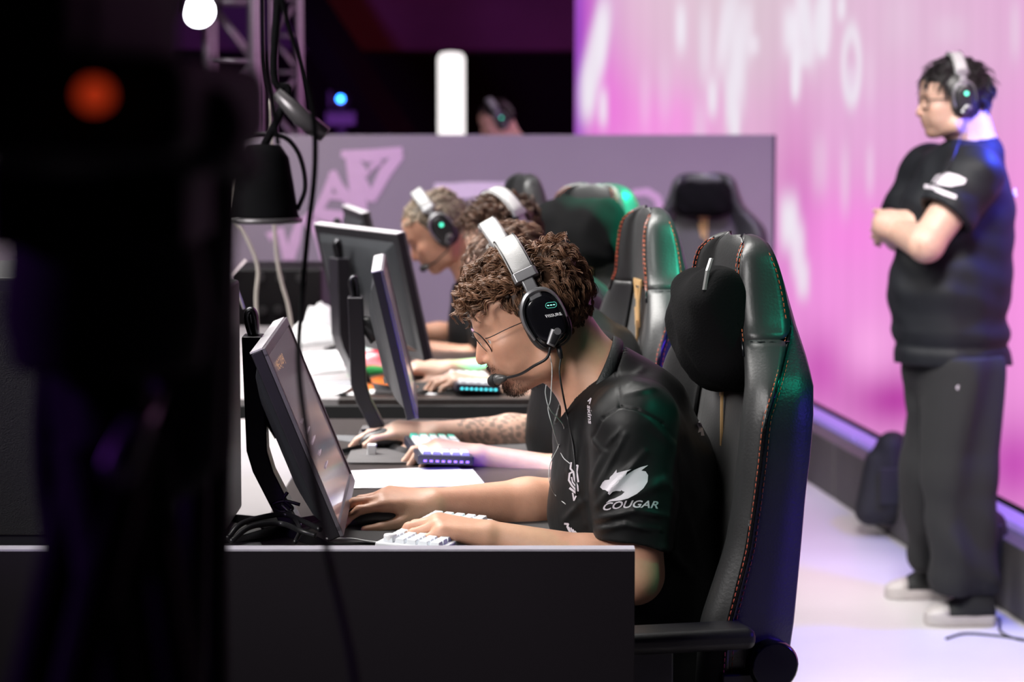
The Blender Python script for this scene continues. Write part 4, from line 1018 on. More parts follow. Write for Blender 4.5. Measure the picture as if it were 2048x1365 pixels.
def chair(loc, head_deg, label, pillow=None, stitch=True, group='black racing-style gaming chairs', pil_label=None, s=1.0, floor=RZ, emblem=True):
    c = empty('gaming_chair', (loc[0], loc[1], floor), math.radians(head_deg), label, 'chair', group); c.scale = (s, s, s)
    zs = list(np.linspace(.44, 1.20, 36))+[1.212, 1.222, 1.230, 1.236, 1.241, 1.2445, 1.247]
    L = M_leather(); F_, B_ = zip(*[back_pts(z) for z in zs])
    n = len(F_[0])
    # headrest cap above the kink and lower cushion are separate covers with a seam between
    def part(name, secs, mat, sl=slice(None), th=None):
        m = MB().loft([p[sl] for p in secs], closed=False, caps=False); return m.build(name, mat, c, smooth=True)
    k = min(i for i, z in enumerate(zs) if z > 1.088)
    def cover(name, rng_, mat, sl): 
        m = MB().loft([F_[i][sl] for i in rng_], closed=False, caps=False); o = m.build(name, mat, c, smooth=True)
        md0 = o.modifiers.new('u', 'SUBSURF'); md0.levels = md0.render_levels = 1; md = o.modifiers.new('s', 'SOLIDIFY'); md.thickness = .006; md.offset = 1
        return o
    cover('side_bolster', range(0, k+1), L, slice(0, 9)); cover('side_bolster', range(0, k+1), L, slice(n-9, n))
    cover('centre_panel', range(0, k+1), M_leather_in(), slice(8, n-8))
    cover('headrest_panel', range(k, len(zs)), L, slice(0, n))
    ob = MB().loft([b for b in B_], closed=False, caps=False).build('back_shell', pm('shell_leather', (.016, .016, .02), .4, bump=.2, bscale=260), c, smooth=True)
    cl = MB().loft([F_[-1]+B_[-1][::-1]], caps=False) if False else None
    top = MB(); top.add(F_[-1]+B_[-1][::-1], [tuple(range(len(F_[-1])+len(B_[-1])))]); top.build('top_cap', L, c)
    bot = MB(); bot.add(F_[0]+B_[0][::-1], [tuple(range(len(F_[0])+len(B_[0])))]); bot.build('bottom_cap', L, c)
    if stitch:
        def dashes(name, path, r=.0008, dash=.0060, gap=.0035):
            m = MB(); P = spline(path, 6); acc = 0; on = True; seg = [P[0]]
            for i in range(1, len(P)):
                a = P[i-1]; b = P[i]; l = (b-a).length
                while l > 1e-9:
                    need = (dash if on else gap)-acc
                    if l >= need:
                        q = a+(b-a).normalized()*need
                        if on: seg.append(q); m.tube(seg, r, 5)
                        on = not on; seg = [q]; acc = 0; a = q; l = (b-a).length
                    else: acc += l; seg.append(b); l = 0
            return m.build(name, M_stitch(), c, smooth=True)
        cen = lambda z: V((lerp_tab(BACK, z)[3], 0, z))
        for sgn in (0, -1):
            pick = (lambda arr, i: arr[i]) if sgn == 0 else (lambda arr, i: arr[len(arr)-1-i])
            out_ = lambda p: V((0, (.0072 if sgn == 0 else -.0072), 0))
            dashes('stitching', [pick(F_[j], 0)+V((.007, 0, 0))+out_(0) for j in range(0, len(zs)-4, 1)])
            dashes('stitching', [pick(F_[j], 0)+V((-.008, 0, 0))+out_(0)*.1 for j in range(0, k, 1)], r=.0006)
            # double line along the front edge of the headrest
            for w_ in (0, 1):
                dashes('stitching', [pick(F_[j], 4)+V((.0072, (.007 if sgn == 0 else -.007)*(1 if w_ else -1), 0)) for j in range(k, len(zs)-2)])
            mm = MB().tube([pick(F_[j], 4)+V((.0066, 0, 0)) for j in range(k-1, len(zs)-2)], .0022, 6); mm.build('piping', M_gloss(), c, smooth=True)
            mm = MB().tube([pick(F_[j], 0)+out_(0)*.4 for j in range(0, k+3)], .0026, 6); mm.build('piping', M_gloss(), c, smooth=True)
        # seam between headrest and bolster
        MB().tube([p*1.0+(p-cen(zs[k])).normalized()*.0066 for p in F_[k]], .0016, 5).build('seam', M_gloss(), c, smooth=True)
    # gold strip and emblem on the front
    z0 = 1.0; xc = lerp_tab(BACK, 1.0)[3]
    MB().box((xc+.017, .012, .955), (.003, .007, .13)).build('gold_strip', M_gold(), c)
    if emblem:
        m = MB(); x = lerp_tab(BACK, 1.06)[3]+.0165
        for (y0, z0, y1, z1, w_) in ((-.034, .062, .034, .062, .013), (-.026, .062, -.014, .028, .011), (.026, .062, .014, .028, .011), (-.004, .05, -.004, -.05, .014), (.012, .035, .012, -.03, .01), (-.018, .01, -.010, -.03, .009)):
            a = V((x, y0, 1.035+z0)); b = V((x, y1, 1.035+z1)); t = (b-a).normalized(); nn = V((1, 0, 0)).cross(t)*w_/2; m.prism([a+nn, b+nn, b-nn, a-nn], (.003, 0, 0))
        m.build('emblem', M_gold(), c)
    # seat, arms, base
    S_ = []
    for x in np.linspace(-.22, .27, 12):
        w_ = .255-.02*abs((x+.0)/.27); d_ = .10 if x > -.2 else .09; e_ = .035*(1-((x-.02)/.33)**2)
        zb = .40; S_.append([V((x, y, z)) for y, z in ((-w_, zb), (-w_-.005, zb+.06), (-w_*.93, zb+.095+e_*.5), (-w_*.75, zb+.10+e_*.4), (-w_*.55, zb+.075), (0, zb+.07), (w_*.55, zb+.075), (w_*.75, zb+.10+e_*.4), (w_*.93, zb+.095+e_*.5), (w_+.005, zb+.06), (w_, zb))])
    MB().loft(S_).build('seat', L, c, smooth=True, bevel=.01)
    for i in (-1, 1):
        MB().box((-.085, i*.29, .655), (.27, .080, .034)).build('armrest', M_black(), c, bevel=.014, seg=3)
        MB().box((-.06, i*.29, .52), (.07, .035, .26)).box((-.06, i*.23, .395), (.06, .16, .02)).build('armrest_post', M_metal(), c, bevel=.005)
        MB().lathe([(.001, .012), (.036, .012), (.040, .006), (.040, -.02)], c=(-.265, i*.268, .60), R=Matrix.Rotation(-i*PI/2, 3, 'X'), n=28).build('hinge_cover', M_gloss(), c, smooth=False, bevel=.002)
        MB().box((-.22, i*.262, .48), (.075, .02, .22)).box((-.25, i*.272, .50), (.06, .014, .12)).build('recline_bracket', M_metal(), c, bevel=.004)
    MB().box((0, 0, .375), (.22, .26, .05)).build('tilt_mechanism', M_metal(), c, bevel=.006)
    MB().lathe([(.028, .36), (.028, .22), (.036, .22), (.036, .10)], n=20).build('gas_lift', M_black(), c, smooth=True)
    for q in range(5):
        a = 2*PI*q/5+.3; d = V((math.cos(a), math.sin(a), 0)); nn = V((-d.y, d.x, 0))
        secs = []
        for t in (0, .3, .6, 1):
            p = d*(.03+.30*t)+V((0, 0, .115-.035*t)); w_ = .034-.014*t; h_ = .022-.008*t
            secs.append([p+nn*w_-V((0, 0, h_)), p+nn*w_+V((0, 0, h_*.6)), p+nn*w_*.6+V((0, 0, h_)), p-nn*w_*.6+V((0, 0, h_)), p-nn*w_+V((0, 0, h_*.6)), p-nn*w_-V((0, 0, h_))])
        lg = MB().loft(secs).build('base_leg', M_metal(), c, bevel=.003)
        p = d*.325; w1 = MB()
        for i in (-1, 1): w1.lathe([(.001, .009), (.026, .009), (.0295, .004), (.0295, -.004), (.026, -.009), (.001, -.009)], c=p+nn*i*.014+V((0, 0, .0305)), R=nn.to_track_quat('Z', 'Y').to_matrix(), n=18)
        w1.build('caster', M_black(), lg, smooth=False)
    if pillow:
        dx, dy, dz, sc, tilt = pillow
        pl = pillow_mesh(c, dx, dy, dz, sc, tilt, pil_label)
    return c
def pillow_mesh(c, dx, dy, dz, sc, tilt, label, YS=1.0):
    """velvet head pillow strapped in front of the headrest; a thing of its own, stands where the chair holds it"""
    bpy.context.view_layer.update(); Mw = c.matrix_world
    m = MB(); secs = []
    nu, nv = 28, 24; vs = []; fs = []
    r = random.Random(int(dx*1000)+5)
    for i in range(nu+1):
        u = -PI/2+PI*i/nu
        for j in range(nv):
            v = 2*PI*j/nv; cu, su = math.cos(u), math.sin(u); cv, sv = math.cos(v), math.sin(v)
            e = lambda a, p: math.copysign(abs(a)**p, a)
            y = .150*YS*e(su, .62); x = .060*e(cu, .62)*cv*(1+.06*math.sin(5*u)); z = .098*e(cu, .45)*e(sv, .72)
            z += -.010*math.exp(-(y/.05)**2)*(1 if sv > 0 else -.6); x += .012*math.exp(-((abs(y)-.13)/.03)**2)*0
            x += .006*math.sin(y*60+z*55)*abs(cv)+.004*math.sin(z*120+y*30)*cv; z += .004*math.sin(y*75)
            vs.append(V((x, y, z))*sc)
    for i in range(nu):
        for j in range(nv): fs.append((i*nv+j, i*nv+(j+1) % nv, (i+1)*nv+(j+1) % nv, (i+1)*nv+j))
    o = empty('head_pillow', tuple(Mw @ V((dx, dy, dz))), c.rotation_euler[2], label, 'pillow', 'black velvet head pillows')
    R = Matrix.Rotation(tilt[1], 3, 'Y') @ Matrix.Rotation(tilt[0], 3, 'X') @ Matrix.Rotation(tilt[2], 3, 'Z')
    MB().add([R @ v for v in vs], fs).build('cushion', M_velvet(), o, smooth=True, subsurf=1)
    return o, R
C1 = chair((.083, 3.86), 193, 'black racing-style gaming chair with red stitching behind the nearest player')
C2 = chair((-.005, 4.90), 190, 'gaming chair with green-lit side behind the tattooed second player', stitch=True)
C3 = chair((.01, 6.24), 224, 'gaming chair with bright green side and black pillow, behind the third player', pillow=(-.240, 0, 1.125, .98, (0, -.1, 0)), stitch=True, pil_label='black velvet pillow on the green-lit chair, wide in view')
C4 = chair((-.245, 7.25), 195, 'gaming chair mostly hidden behind the curly heads, near the farthest player', stitch=False)
C5 = chair((.78, 10.05), 262, 'empty gaming chair standing before the grey partition, gold emblem on its back', pillow=(-.235, 0, 1.145, .80, (0, -.1, 0)), stitch=False, floor=0, s=1.03, pil_label='black velvet pillow on the empty chair by the partition')
bpy.context.view_layer.update()
pil, PR = pillow_mesh(C1, -.248, .03, 1.10, 1.10, (0.12, .20, 0.0), 'big black velvet pillow on the nearest chair, leaning forward off the headrest', .72)
MB().tube([PR @ (V(p)*1.08) for p in ((.006, .070, .104), (.020, .084, .088), (.034, .094, .062))], .004, 6, flat=.4).build('zipper', pm('grey_zip', (.2, .2, .2), .35, .7), pil)
# ================================================================== DESK THINGS
def monitor(loc, head, label, tilt=20, scr=None, zc=None, col_back=-.09):
    o = empty('monitor', (loc[0], loc[1], DZ), math.radians(head), label, 'monitor', 'monitors on the desks')
    zc = zc or .175; Rt = Matrix.Rotation(math.radians(-tilt), 3, 'Y')     # screen faces local +x, top leans back
    c = V((0, 0, zc)); T = lambda p: c + Rt @ V(p)
    def bx(m, ce, d): return m.box(T(ce), d, R=Rt)
    bx(MB(), (-.010, 0, 0), (.020, .545, .318)).build('housing', pm('monitor_black', (.016, .015, .018), .38), o, bevel=.003)
    bx(MB(), (-.010, 0, .1595), (.0205, .546, .0025)).build('lit_top_strip', pm('painted_top_light', (.52, .50, .53), .4), o)  # pale strip stands in for overhead light on the housing's top
    bm = MB(); secs = []
    for (x, w, h) in ((-.018, .50, .28), (-.032, .44, .24), (-.044, .34, .17), (-.048, .30, .14)):
        secs.append([T((x, -w/2, -h/2)), T((x, w/2, -h/2)), T((x, w/2, h/2)), T((x, -w/2, h/2))])
    bm.loft(secs).build('rear_bulge', pm('monitor_back', (.03, .032, .036), .35), o, bevel=.004)
    fr = MB(); 
    for ce, d in (((.002, 0, .152), (.006, .545, .014)), ((.002, 0, -.150), (.006, .545, .018)), ((.002, .266, 0), (.006, .013, .300)), ((.002, -.266, 0), (.006, .013, .300))): bx(fr, ce, d)
    fr.build('bezel', pm('bezel_grey', (.11, .10, .115), .35), o, bevel=.001)
    s_ = bx(MB(), (.001, 0, .002), (.002, .520, .290)).build('screen', scr or pm('screen_off', (.04, .034, .04), .14, emit=(.20, .14, .17), es=.45, var=.1, scale=6), o)
    vn = MB()
    for k in range(22): vn.box(T((-.022, -.20+k*.006, -.118)), (.003, .0025, .03), R=Rt)
    vn.build('vent_slots', M_matte(), o)
    # stand: slim column, handle on top, two splayed feet
    cb = col_back
    MB().tube([T((-.046, 0, 0)), V((cb+.02, 0, zc+.02)), V((cb, 0, zc+.02))], [.022, .018, .02], 12).build('tilt_joint', M_black(), o, smooth=True)
    col_ = MB().loft([[V((x+dx, y, z)) for dx, y in ((-.017, -.03), (.017, -.03), (.017, .03), (-.017, .03))] for x, z in ((cb+.058, .012), (cb+.012, .105), (cb+.002, .14), (cb-.004, .33))])
    st = col_.build('stand_column', pm('stand_purple_black', (.014, .012, .017), .35), o, bevel=.003)
    MB().tube(spline([(cb-.006, 0, .325), (cb-.014, 0, .36), (cb-.008, 0, .372), (cb-.001, 0, .362), (cb+.001, 0, .325)], 4), .006, 8, flat=2.0, up=(0, 1, 0)).build('handle', M_metal(), st, smooth=True)
    ft = MB()
    for i in (-1, 1):
        ft.loft([[V((x, y, z)) for x, y, z in ((a-.014, b-.02, 0.001), (a+.014, b-.02, .001), (a+.014, b+.02, .001), (a-.014, b+.02, .001), )] + [V((a, b, h))] for a, b, h in ((cb+.055, i*.01, .02), (cb+.13, i*.16, .008))], caps=True)
        ft.loft([[V((a-.014, b-.02, 0.001)), V((a+.014, b-.02, .001)), V((a+.014, b+.02, .001)), V((a-.014, b+.02, .001)), V((a, b, h))] for a, b, h in ((cb+.055, i*.01, .02), (cb-.05, i*.13, .008))], caps=True)
    ft.build('foot', M_metal(), st, bevel=.001)
    MB().box(T((-.05, 0, -.095)), (.012, .03, .012), R=Rt).build('input_port', pm('port_grey', (.3, .3, .3), .4), o)
    return o, T
m1 = W(622, 885, 3.985)
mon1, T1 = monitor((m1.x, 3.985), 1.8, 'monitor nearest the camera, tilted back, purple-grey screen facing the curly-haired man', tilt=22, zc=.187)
mon1.location.z = DZ-.012+.012
m2 = W(786, 660, 4.92)
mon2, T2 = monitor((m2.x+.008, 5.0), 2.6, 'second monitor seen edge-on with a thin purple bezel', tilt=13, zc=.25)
mon2.scale = (.95, .95, .95)
m3 = W(720, 580, 6.05)
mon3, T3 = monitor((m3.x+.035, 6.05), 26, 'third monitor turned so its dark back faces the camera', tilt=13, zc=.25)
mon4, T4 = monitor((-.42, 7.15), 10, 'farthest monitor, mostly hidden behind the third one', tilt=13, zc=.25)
# writing on the nearest screen
tv, tf = text_mesh('ME·C [1234]', 0, 0)
m = MB(); m.add([T1((.0035, -.2+t[0]*.15, .108+t[1]*.018)) for t in tv], tf)
m.build('screen_text', pm('screen_orange', (.2, .1, .05), .5, emit=(.6, .33, .16), es=.8), mon1)
m = MB()
for k, z in enumerate((.02, .0, -.02, -.045, -.07)): m.box(T1((.003, -.15+.02*k, z)), (.001, .05+.02*(k % 3), .004))
m.build('screen_markings', pm('screen_pale', (.3, .25, .28), .5, emit=(.4, .3, .36), es=.5), mon1)

def keyboard(loc, head, label, rows=5, cols=14, accent=None, rgb=None, capcol=(.78, .82, .86), case=(.7, .72, .75), knob=False, tilt=3):
    k = empty('keyboard', (loc[0], loc[1], DZ+.004), math.radians(head), label, 'keyboard', 'keyboards on the desks')
    # local: x away from the user... keys run along y, rows along x; user sits at -x
    Rk = Matrix.Rotation(math.radians(-tilt), 3, 'Y'); p = .019; W_ = cols*p; D_ = rows*p
    MB().box((0, 0, .016), (D_+.016, W_+.016, .018), R=Rk).build('case', pm('kb_case_%d' % int(case[0]*100), case, .4), k, bevel=.003)
    km = MB().box((0, 0, 0), (.0175, .0175, .009), taper=.74)
    mats = {}
    base_me = {}
    for r_ in range(rows):
        y = -W_/2+p/2; c_ = 0
        widths = [1]*cols
        if r_ == 0: widths = [1.5, 1.25, 1.25, 5, 1.25, 1.25, 1.25, cols-12.75]
        for w_ in widths:
            yc = y+(w_-1)*p/2; key = (w_, accent is not None and (c_ == 0 or (r_ == rows-1 and c_ < 2)))
            if key not in base_me:
                o = MB().box((0, 0, 0), (.0175, .019*w_-.0015, .010), taper=.80).build('keycap', pm('keycap_accent' if key[1] else 'keycap_%d' % int(capcol[0]*100), accent if key[1] else capcol, .45, var=.02), k, bevel=.0012)
                base_me[key] = o
            else:
                o = base_me[key].copy(); COL.objects.link(o); o.parent = k
            o.location = Rk @ V((-D_/2+p/2+r_*p, yc, .027)); o.rotation_euler = (0, math.radians(-tilt), 0)
            y += w_*p; c_ += 1
    if knob: MB().lathe([(.001, .010), (.0095, .010), (.0105, .008), (.0105, 0)], c=Rk @ V((D_/2-.010, W_/2-.012, .026)), n=20).build('volume_knob', pm('knob_white', (.8, .8, .82), .3), k, smooth=False)
    if rgb:
        for q in range(8):
            MB().box(Rk @ V((-D_/2+.006+q*(D_-.012)/7, W_/2+.0085, .014)), (.006, .001, .004), R=Rk).build('glow_light', pm('rgb_%d' % int(rgb[0]*10), rgb, .4, emit=rgb, es=2.2), k)
    return k
# user sits at +x, so the board is turned by 180 degrees (plus the slant the players like)
K1 = keyboard((-.122, 3.835), 180-16, 'white keyboard under the left hand of the curly-haired man', knob=True)
K2 = keyboard((-.148, 4.80), 180+8, 'white and teal keyboard with purple edge lights, second from the front', accent=(.05, .55, .42), rgb=(.25, .12, 1.0), case=(.02, .02, .04))
K3 = keyboard((-.10, 5.99), 180+8, 'white keyboard on a dark base, third from the front', rgb=(.1, .8, .9), case=(.02, .02, .05), cols=13)
K4 = keyboard((-.32, 7.02), 180+8, 'keyboard of the farthest seated player', cols=13)
def mouse(loc, head, label, mat):
    o = empty('computer_mouse', (loc[0], loc[1], DZ+.0045), math.radians(head), label, 'mouse', 'mice on the desks')
    secs = []
    for t in np.linspace(0, 1, 14):
        x = -.062+.124*t; w = .033*(1-abs(2*t-1)**3.2)**.5*(1-.08*math.sin(PI*t)); w = max(w, .004); h = .040*(math.sin(PI*min(1, (t*.78+.10)))**.75); h = max(h, .006)
        if t in (0, 1): w = .012; h = .010
        secs.append([V((x, w*math.copysign(abs(math.cos(a))**.8, math.cos(a)), .001+h*max(0, math.sin(a))**.7)) for a in np.linspace(0, PI, 13)])
    MB().loft(secs).build('shell', mat, o, smooth=True, subsurf=1)
    MB().lathe([(.001, .0035), (.0095, .0035), (.0105, 0), (.0095, -.0035), (.001, -.0035)], c=(.036, 0, .027), axis='y', n=18).build('scroll_wheel', M_matte(), o)
    MB().box((.034, 0, .0335), (.045, .0012, .006)).build('button_gap', M_matte(), o)
    return o
MO = pm('mouse_black', (.02, .018, .02), .35)
a1 = P1['wrF']
mouse((a1.x-.098, a1.y-.012), 187, 'black mouse under the right hand of the curly-haired man', MO)
a2 = P2['wrF']; mouse((a2.x-.098, a2.y-.012), 187, 'black mouse under the tattooed player\'s hand', MO)
a3 = P3['wrF']; mouse((a3.x-.098, a3.y-.012), 187, 'mouse under the third player\'s hand', MO)
def pad(x0, x1, y0, y1, label, mat=None):
    cx, cy = (x0+x1)/2, (y0+y1)/2; r = .018; pts = []
    for sx, sy, a0 in ((1, 1, 0), (-1, 1, 90), (-1, -1, 180), (1, -1, 270)):
        for k in range(5):
            a = math.radians(a0+22.5*k); pts.append(V((sx*((x1-x0)/2-r)+r*math.cos(a), sy*((y1-y0)/2-r)+r*math.sin(a), .0006)))
    o = MB().prism(pts, (0, 0, .0034)).build('mouse_pad', mat or M_pad(), loc=(cx, cy, DZ)); prop(o, label, 'mouse pad', 'cloth mouse pads'); return o
pad(-.30, .080, 3.865, 4.17, 'dark cloth mouse pad under the curly-haired man\'s mouse hand')
pad(-.33, .075, 4.74, 5.30, 'grey mouse pad beneath the tattooed player\'s hands', pm('pad_grey', (.09, .085, .088), .7))
pad(-.34, .075, 5.90, 6.50, 'dark mouse pad on the farther desk, below the third player\'s hands')
# papers
def paper(cx, cy, rot, label, n=2, w=.21, d=.297, mat=None, z=0):
    m = MB()
    for k in range(n): m.box((k*.01, k*.012, .0012+k*.0008), (w, d, .0007), R=Matrix.Rotation(k*.12, 3, 'Z'))
    o = m.build('paper_sheet', mat or M_paper(), loc=(cx, cy, DZ+z)); o.rotation_euler[2] = math.radians(rot); prop(o, label, 'paper', 'loose papers on the desks'); return o
paper(-.21, 4.55, 98, 'white paper sheets behind the nearest player\'s mouse hand')
pp = W(720, 790, 6.0); paper(pp.x-.08, 6.02, 70, 'white papers on the farther desk beside the second monitor', 3)
pp = W(690, 700, 6.7); paper(pp.x, 6.75, 30, 'papers far left on the farther desk, behind the second stand', 3)
pp = W(880, 785, 5.93); o = MB().lathe([(.001, .004), (.03, .004), (.034, .001), (.001, .0005)], n=24).build('white_coaster', M_paper(), loc=(pp.x-.02, 5.93, DZ)); prop(o, 'small round white coaster left of the third keyboard', 'coaster')
# snacks, wrappers and cables lying on the light strip of the desks
def wrapper(name, px_, py_, d, size, mat, label, cat='wrapper', seed=0):
    p = W(px_, py_, d); r = random.Random(seed); vs = []; n = 12
    for i in range(n):
        for j in range(n):
            u = i/(n-1)-.5; v = j/(n-1)-.5; vs.append(V((u*size[0], v*size[1], size[2]*(1-(2*u)**2)*(1-(2*v)**2)*(.75+.25*r.random())+.002)))
    k = len(vs); vs += [V((a.x, a.y, .001)) for a in vs]
    fs = [(i*n+j, (i+1)*n+j, (i+1)*n+j+1, i*n+j+1) for i in range(n-1) for j in range(n-1)]; fs += [tuple(k+x for x in f[::-1]) for f in fs]
    rim = [i*n for i in range(n)]+[(n-1)*n+j for j in range(1, n)]+[i*n+n-1 for i in range(n-2, -1, -1)]+[j for j in range(n-2, 0, -1)]
    fs += [(rim[a], rim[(a+1) % len(rim)], k+rim[(a+1) % len(rim)], k+rim[a]) for a in range(len(rim))]
    o = MB().add(vs, fs).build(name, mat, smooth=True, loc=(p.x, d, DZ+.001)); o.rotation_euler[2] = r.random()*3; prop(o, label, cat); return o
wrapper('snack_bag', 768, 770, 6.05, (.16, .12, .03), pm('orange_foil', (.85, .22, .05), .3, var=.2, scale=20), 'orange snack bag lying between the second and third monitors', 'snack bag', 1)
wrapper('candy_wrapper', 748, 722, 6.55, (.14, .10, .045), pm('red_foil', (.42, .02, .04), .3, var=.2, scale=20), 'red candy wrapper lying behind the orange snack bag', seed=2)
wrapper('green_packet', 742, 742, 6.35, (.16, .03, .02), pm('green_foil', (.02, .35, .07), .4), 'thin green packet beside the red wrapper', 'packet', 3)
wrapper('crumpled_tissue', 735, 672, 6.95, (.12, .12, .06), pm('tissue', (.65, .8, .76), .8), 'pale crumpled tissue behind the red wrapper', 'tissue', 4)
for k, (x, y, d, sz, lab) in enumerate([(620, 690, 7.2, (.22, .16, .07), 'white plastic bag farthest back left on the farther desk'), (640, 650, 7.55, (.16, .14, .10), 'tall white crumpled bag at the far left desk end'), (625, 742, 6.45, (.20, .14, .05), 'flat white bag left of the second monitor stand')]):
    wrapper('white_bag', x, y, d, sz, pm('white_bag_plastic', (.8, .8, .82), .45), lab, 'bag', 10+k)
def desk_cable(name, pts, r, mat, label, group=None, cat='cable'):
    P = []
    for x, y, d in pts:
        p = W(x, y, d); p.z = max(p.z, DZ+.006+r); P.append(p)
    o0 = P[0].copy(); o = MB().tube(spline(P, 8), r, 8).build(name, mat, smooth=True, org=o0, loc=tuple(o0)); prop(o, label, cat, group); return o
bc = pm('black_cable', (.012, .012, .013), .35)
D1 = 3.75
desk_cable('power_cable', [(455, 1078, 3.7), (480, 1050, 3.75), (520, 1036, 3.85), (570, 1030, 3.9), (610, 1045, 3.85), (640, 1060, 3.8)], .0045, bc, 'black cable sweeping behind the nearest monitor, outermost of its tangle')
desk_cable('power_cable', [(462, 1084, 3.69), (500, 1055, 3.75), (560, 1048, 3.8), (600, 1062, 3.75), (632, 1072, 3.74)], .0045, bc, 'black cable behind the nearest monitor, running along the front of its tangle')
desk_cable('power_cable', [(575, 985, 3.95), (568, 1000, 3.95), (585, 1018, 3.95), (560, 1024, 3.95), (545, 1010, 3.95), (570, 1003, 3.95), (600, 1010, 3.95)], .003, bc, 'thin black cable curled in a loop behind the nearest monitor')
desk_cable('power_cable', [(562, 1010, 3.92), (585, 1032, 3.9), (600, 1060, 3.8), (590, 1085, 3.72)], .0035, bc, 'black cable dropping past the foot of the nearest stand')
p = W(490, 1062, 3.76); o = MB().box((0, 0, .014), (.062, .022, .024), R=Matrix.Rotation(.2, 3, 'Z')).box((.01, .0, .008), (.075, .03, .010)).build('power_adapter', M_black(), bevel=.003, loc=(p.x, 3.72, DZ+.002)); prop(o, 'black power adapter brick on the pale desk strip', 'adapter')
desk_cable('keyboard_cable', [(652, 1078, 3.80), (700, 1078, 3.82), (740, 1084, 3.80), (790, 1088, 3.78)], .0016, cw, 'white keyboard cable from the nearest monitor to the white keyboard')
desk_cable('keyboard_cable', [(930, 1062, 3.86), (965, 1063, 3.87), (990, 1078, 3.85), (1008, 1088, 3.82), (1030, 1072, 3.87), (1062, 1086, 3.83)], .0014, cw, 'thin white cable looping over the desk by the nearest player\'s forearm')
desk_cable('keyboard_cable', [(764, 892, 4.95), (800, 885, 4.98), (830, 900, 4.9), (850, 908, 4.85)], .0022, cw, 'white cable leading to the teal-keyed keyboard')
p = W(744, 908, 4.86); o = MB().box((0, 0, .012), (.018, .022, .022)).build('usb_plug', M_white(), bevel=.002, loc=(p.x, 4.86, DZ+.001)); prop(o, 'small white plug at the foot of the second monitor stand', 'plug')
p = W(935, 1062, 3.87); o = MB().box((0, 0, .006), (.028, .012, .010)).build('cable_joint', M_white(), bevel=.002, loc=(p.x, 3.87, DZ+.002)); prop(o, 'small white cable connector behind the nearest keyboard hand', 'connector')

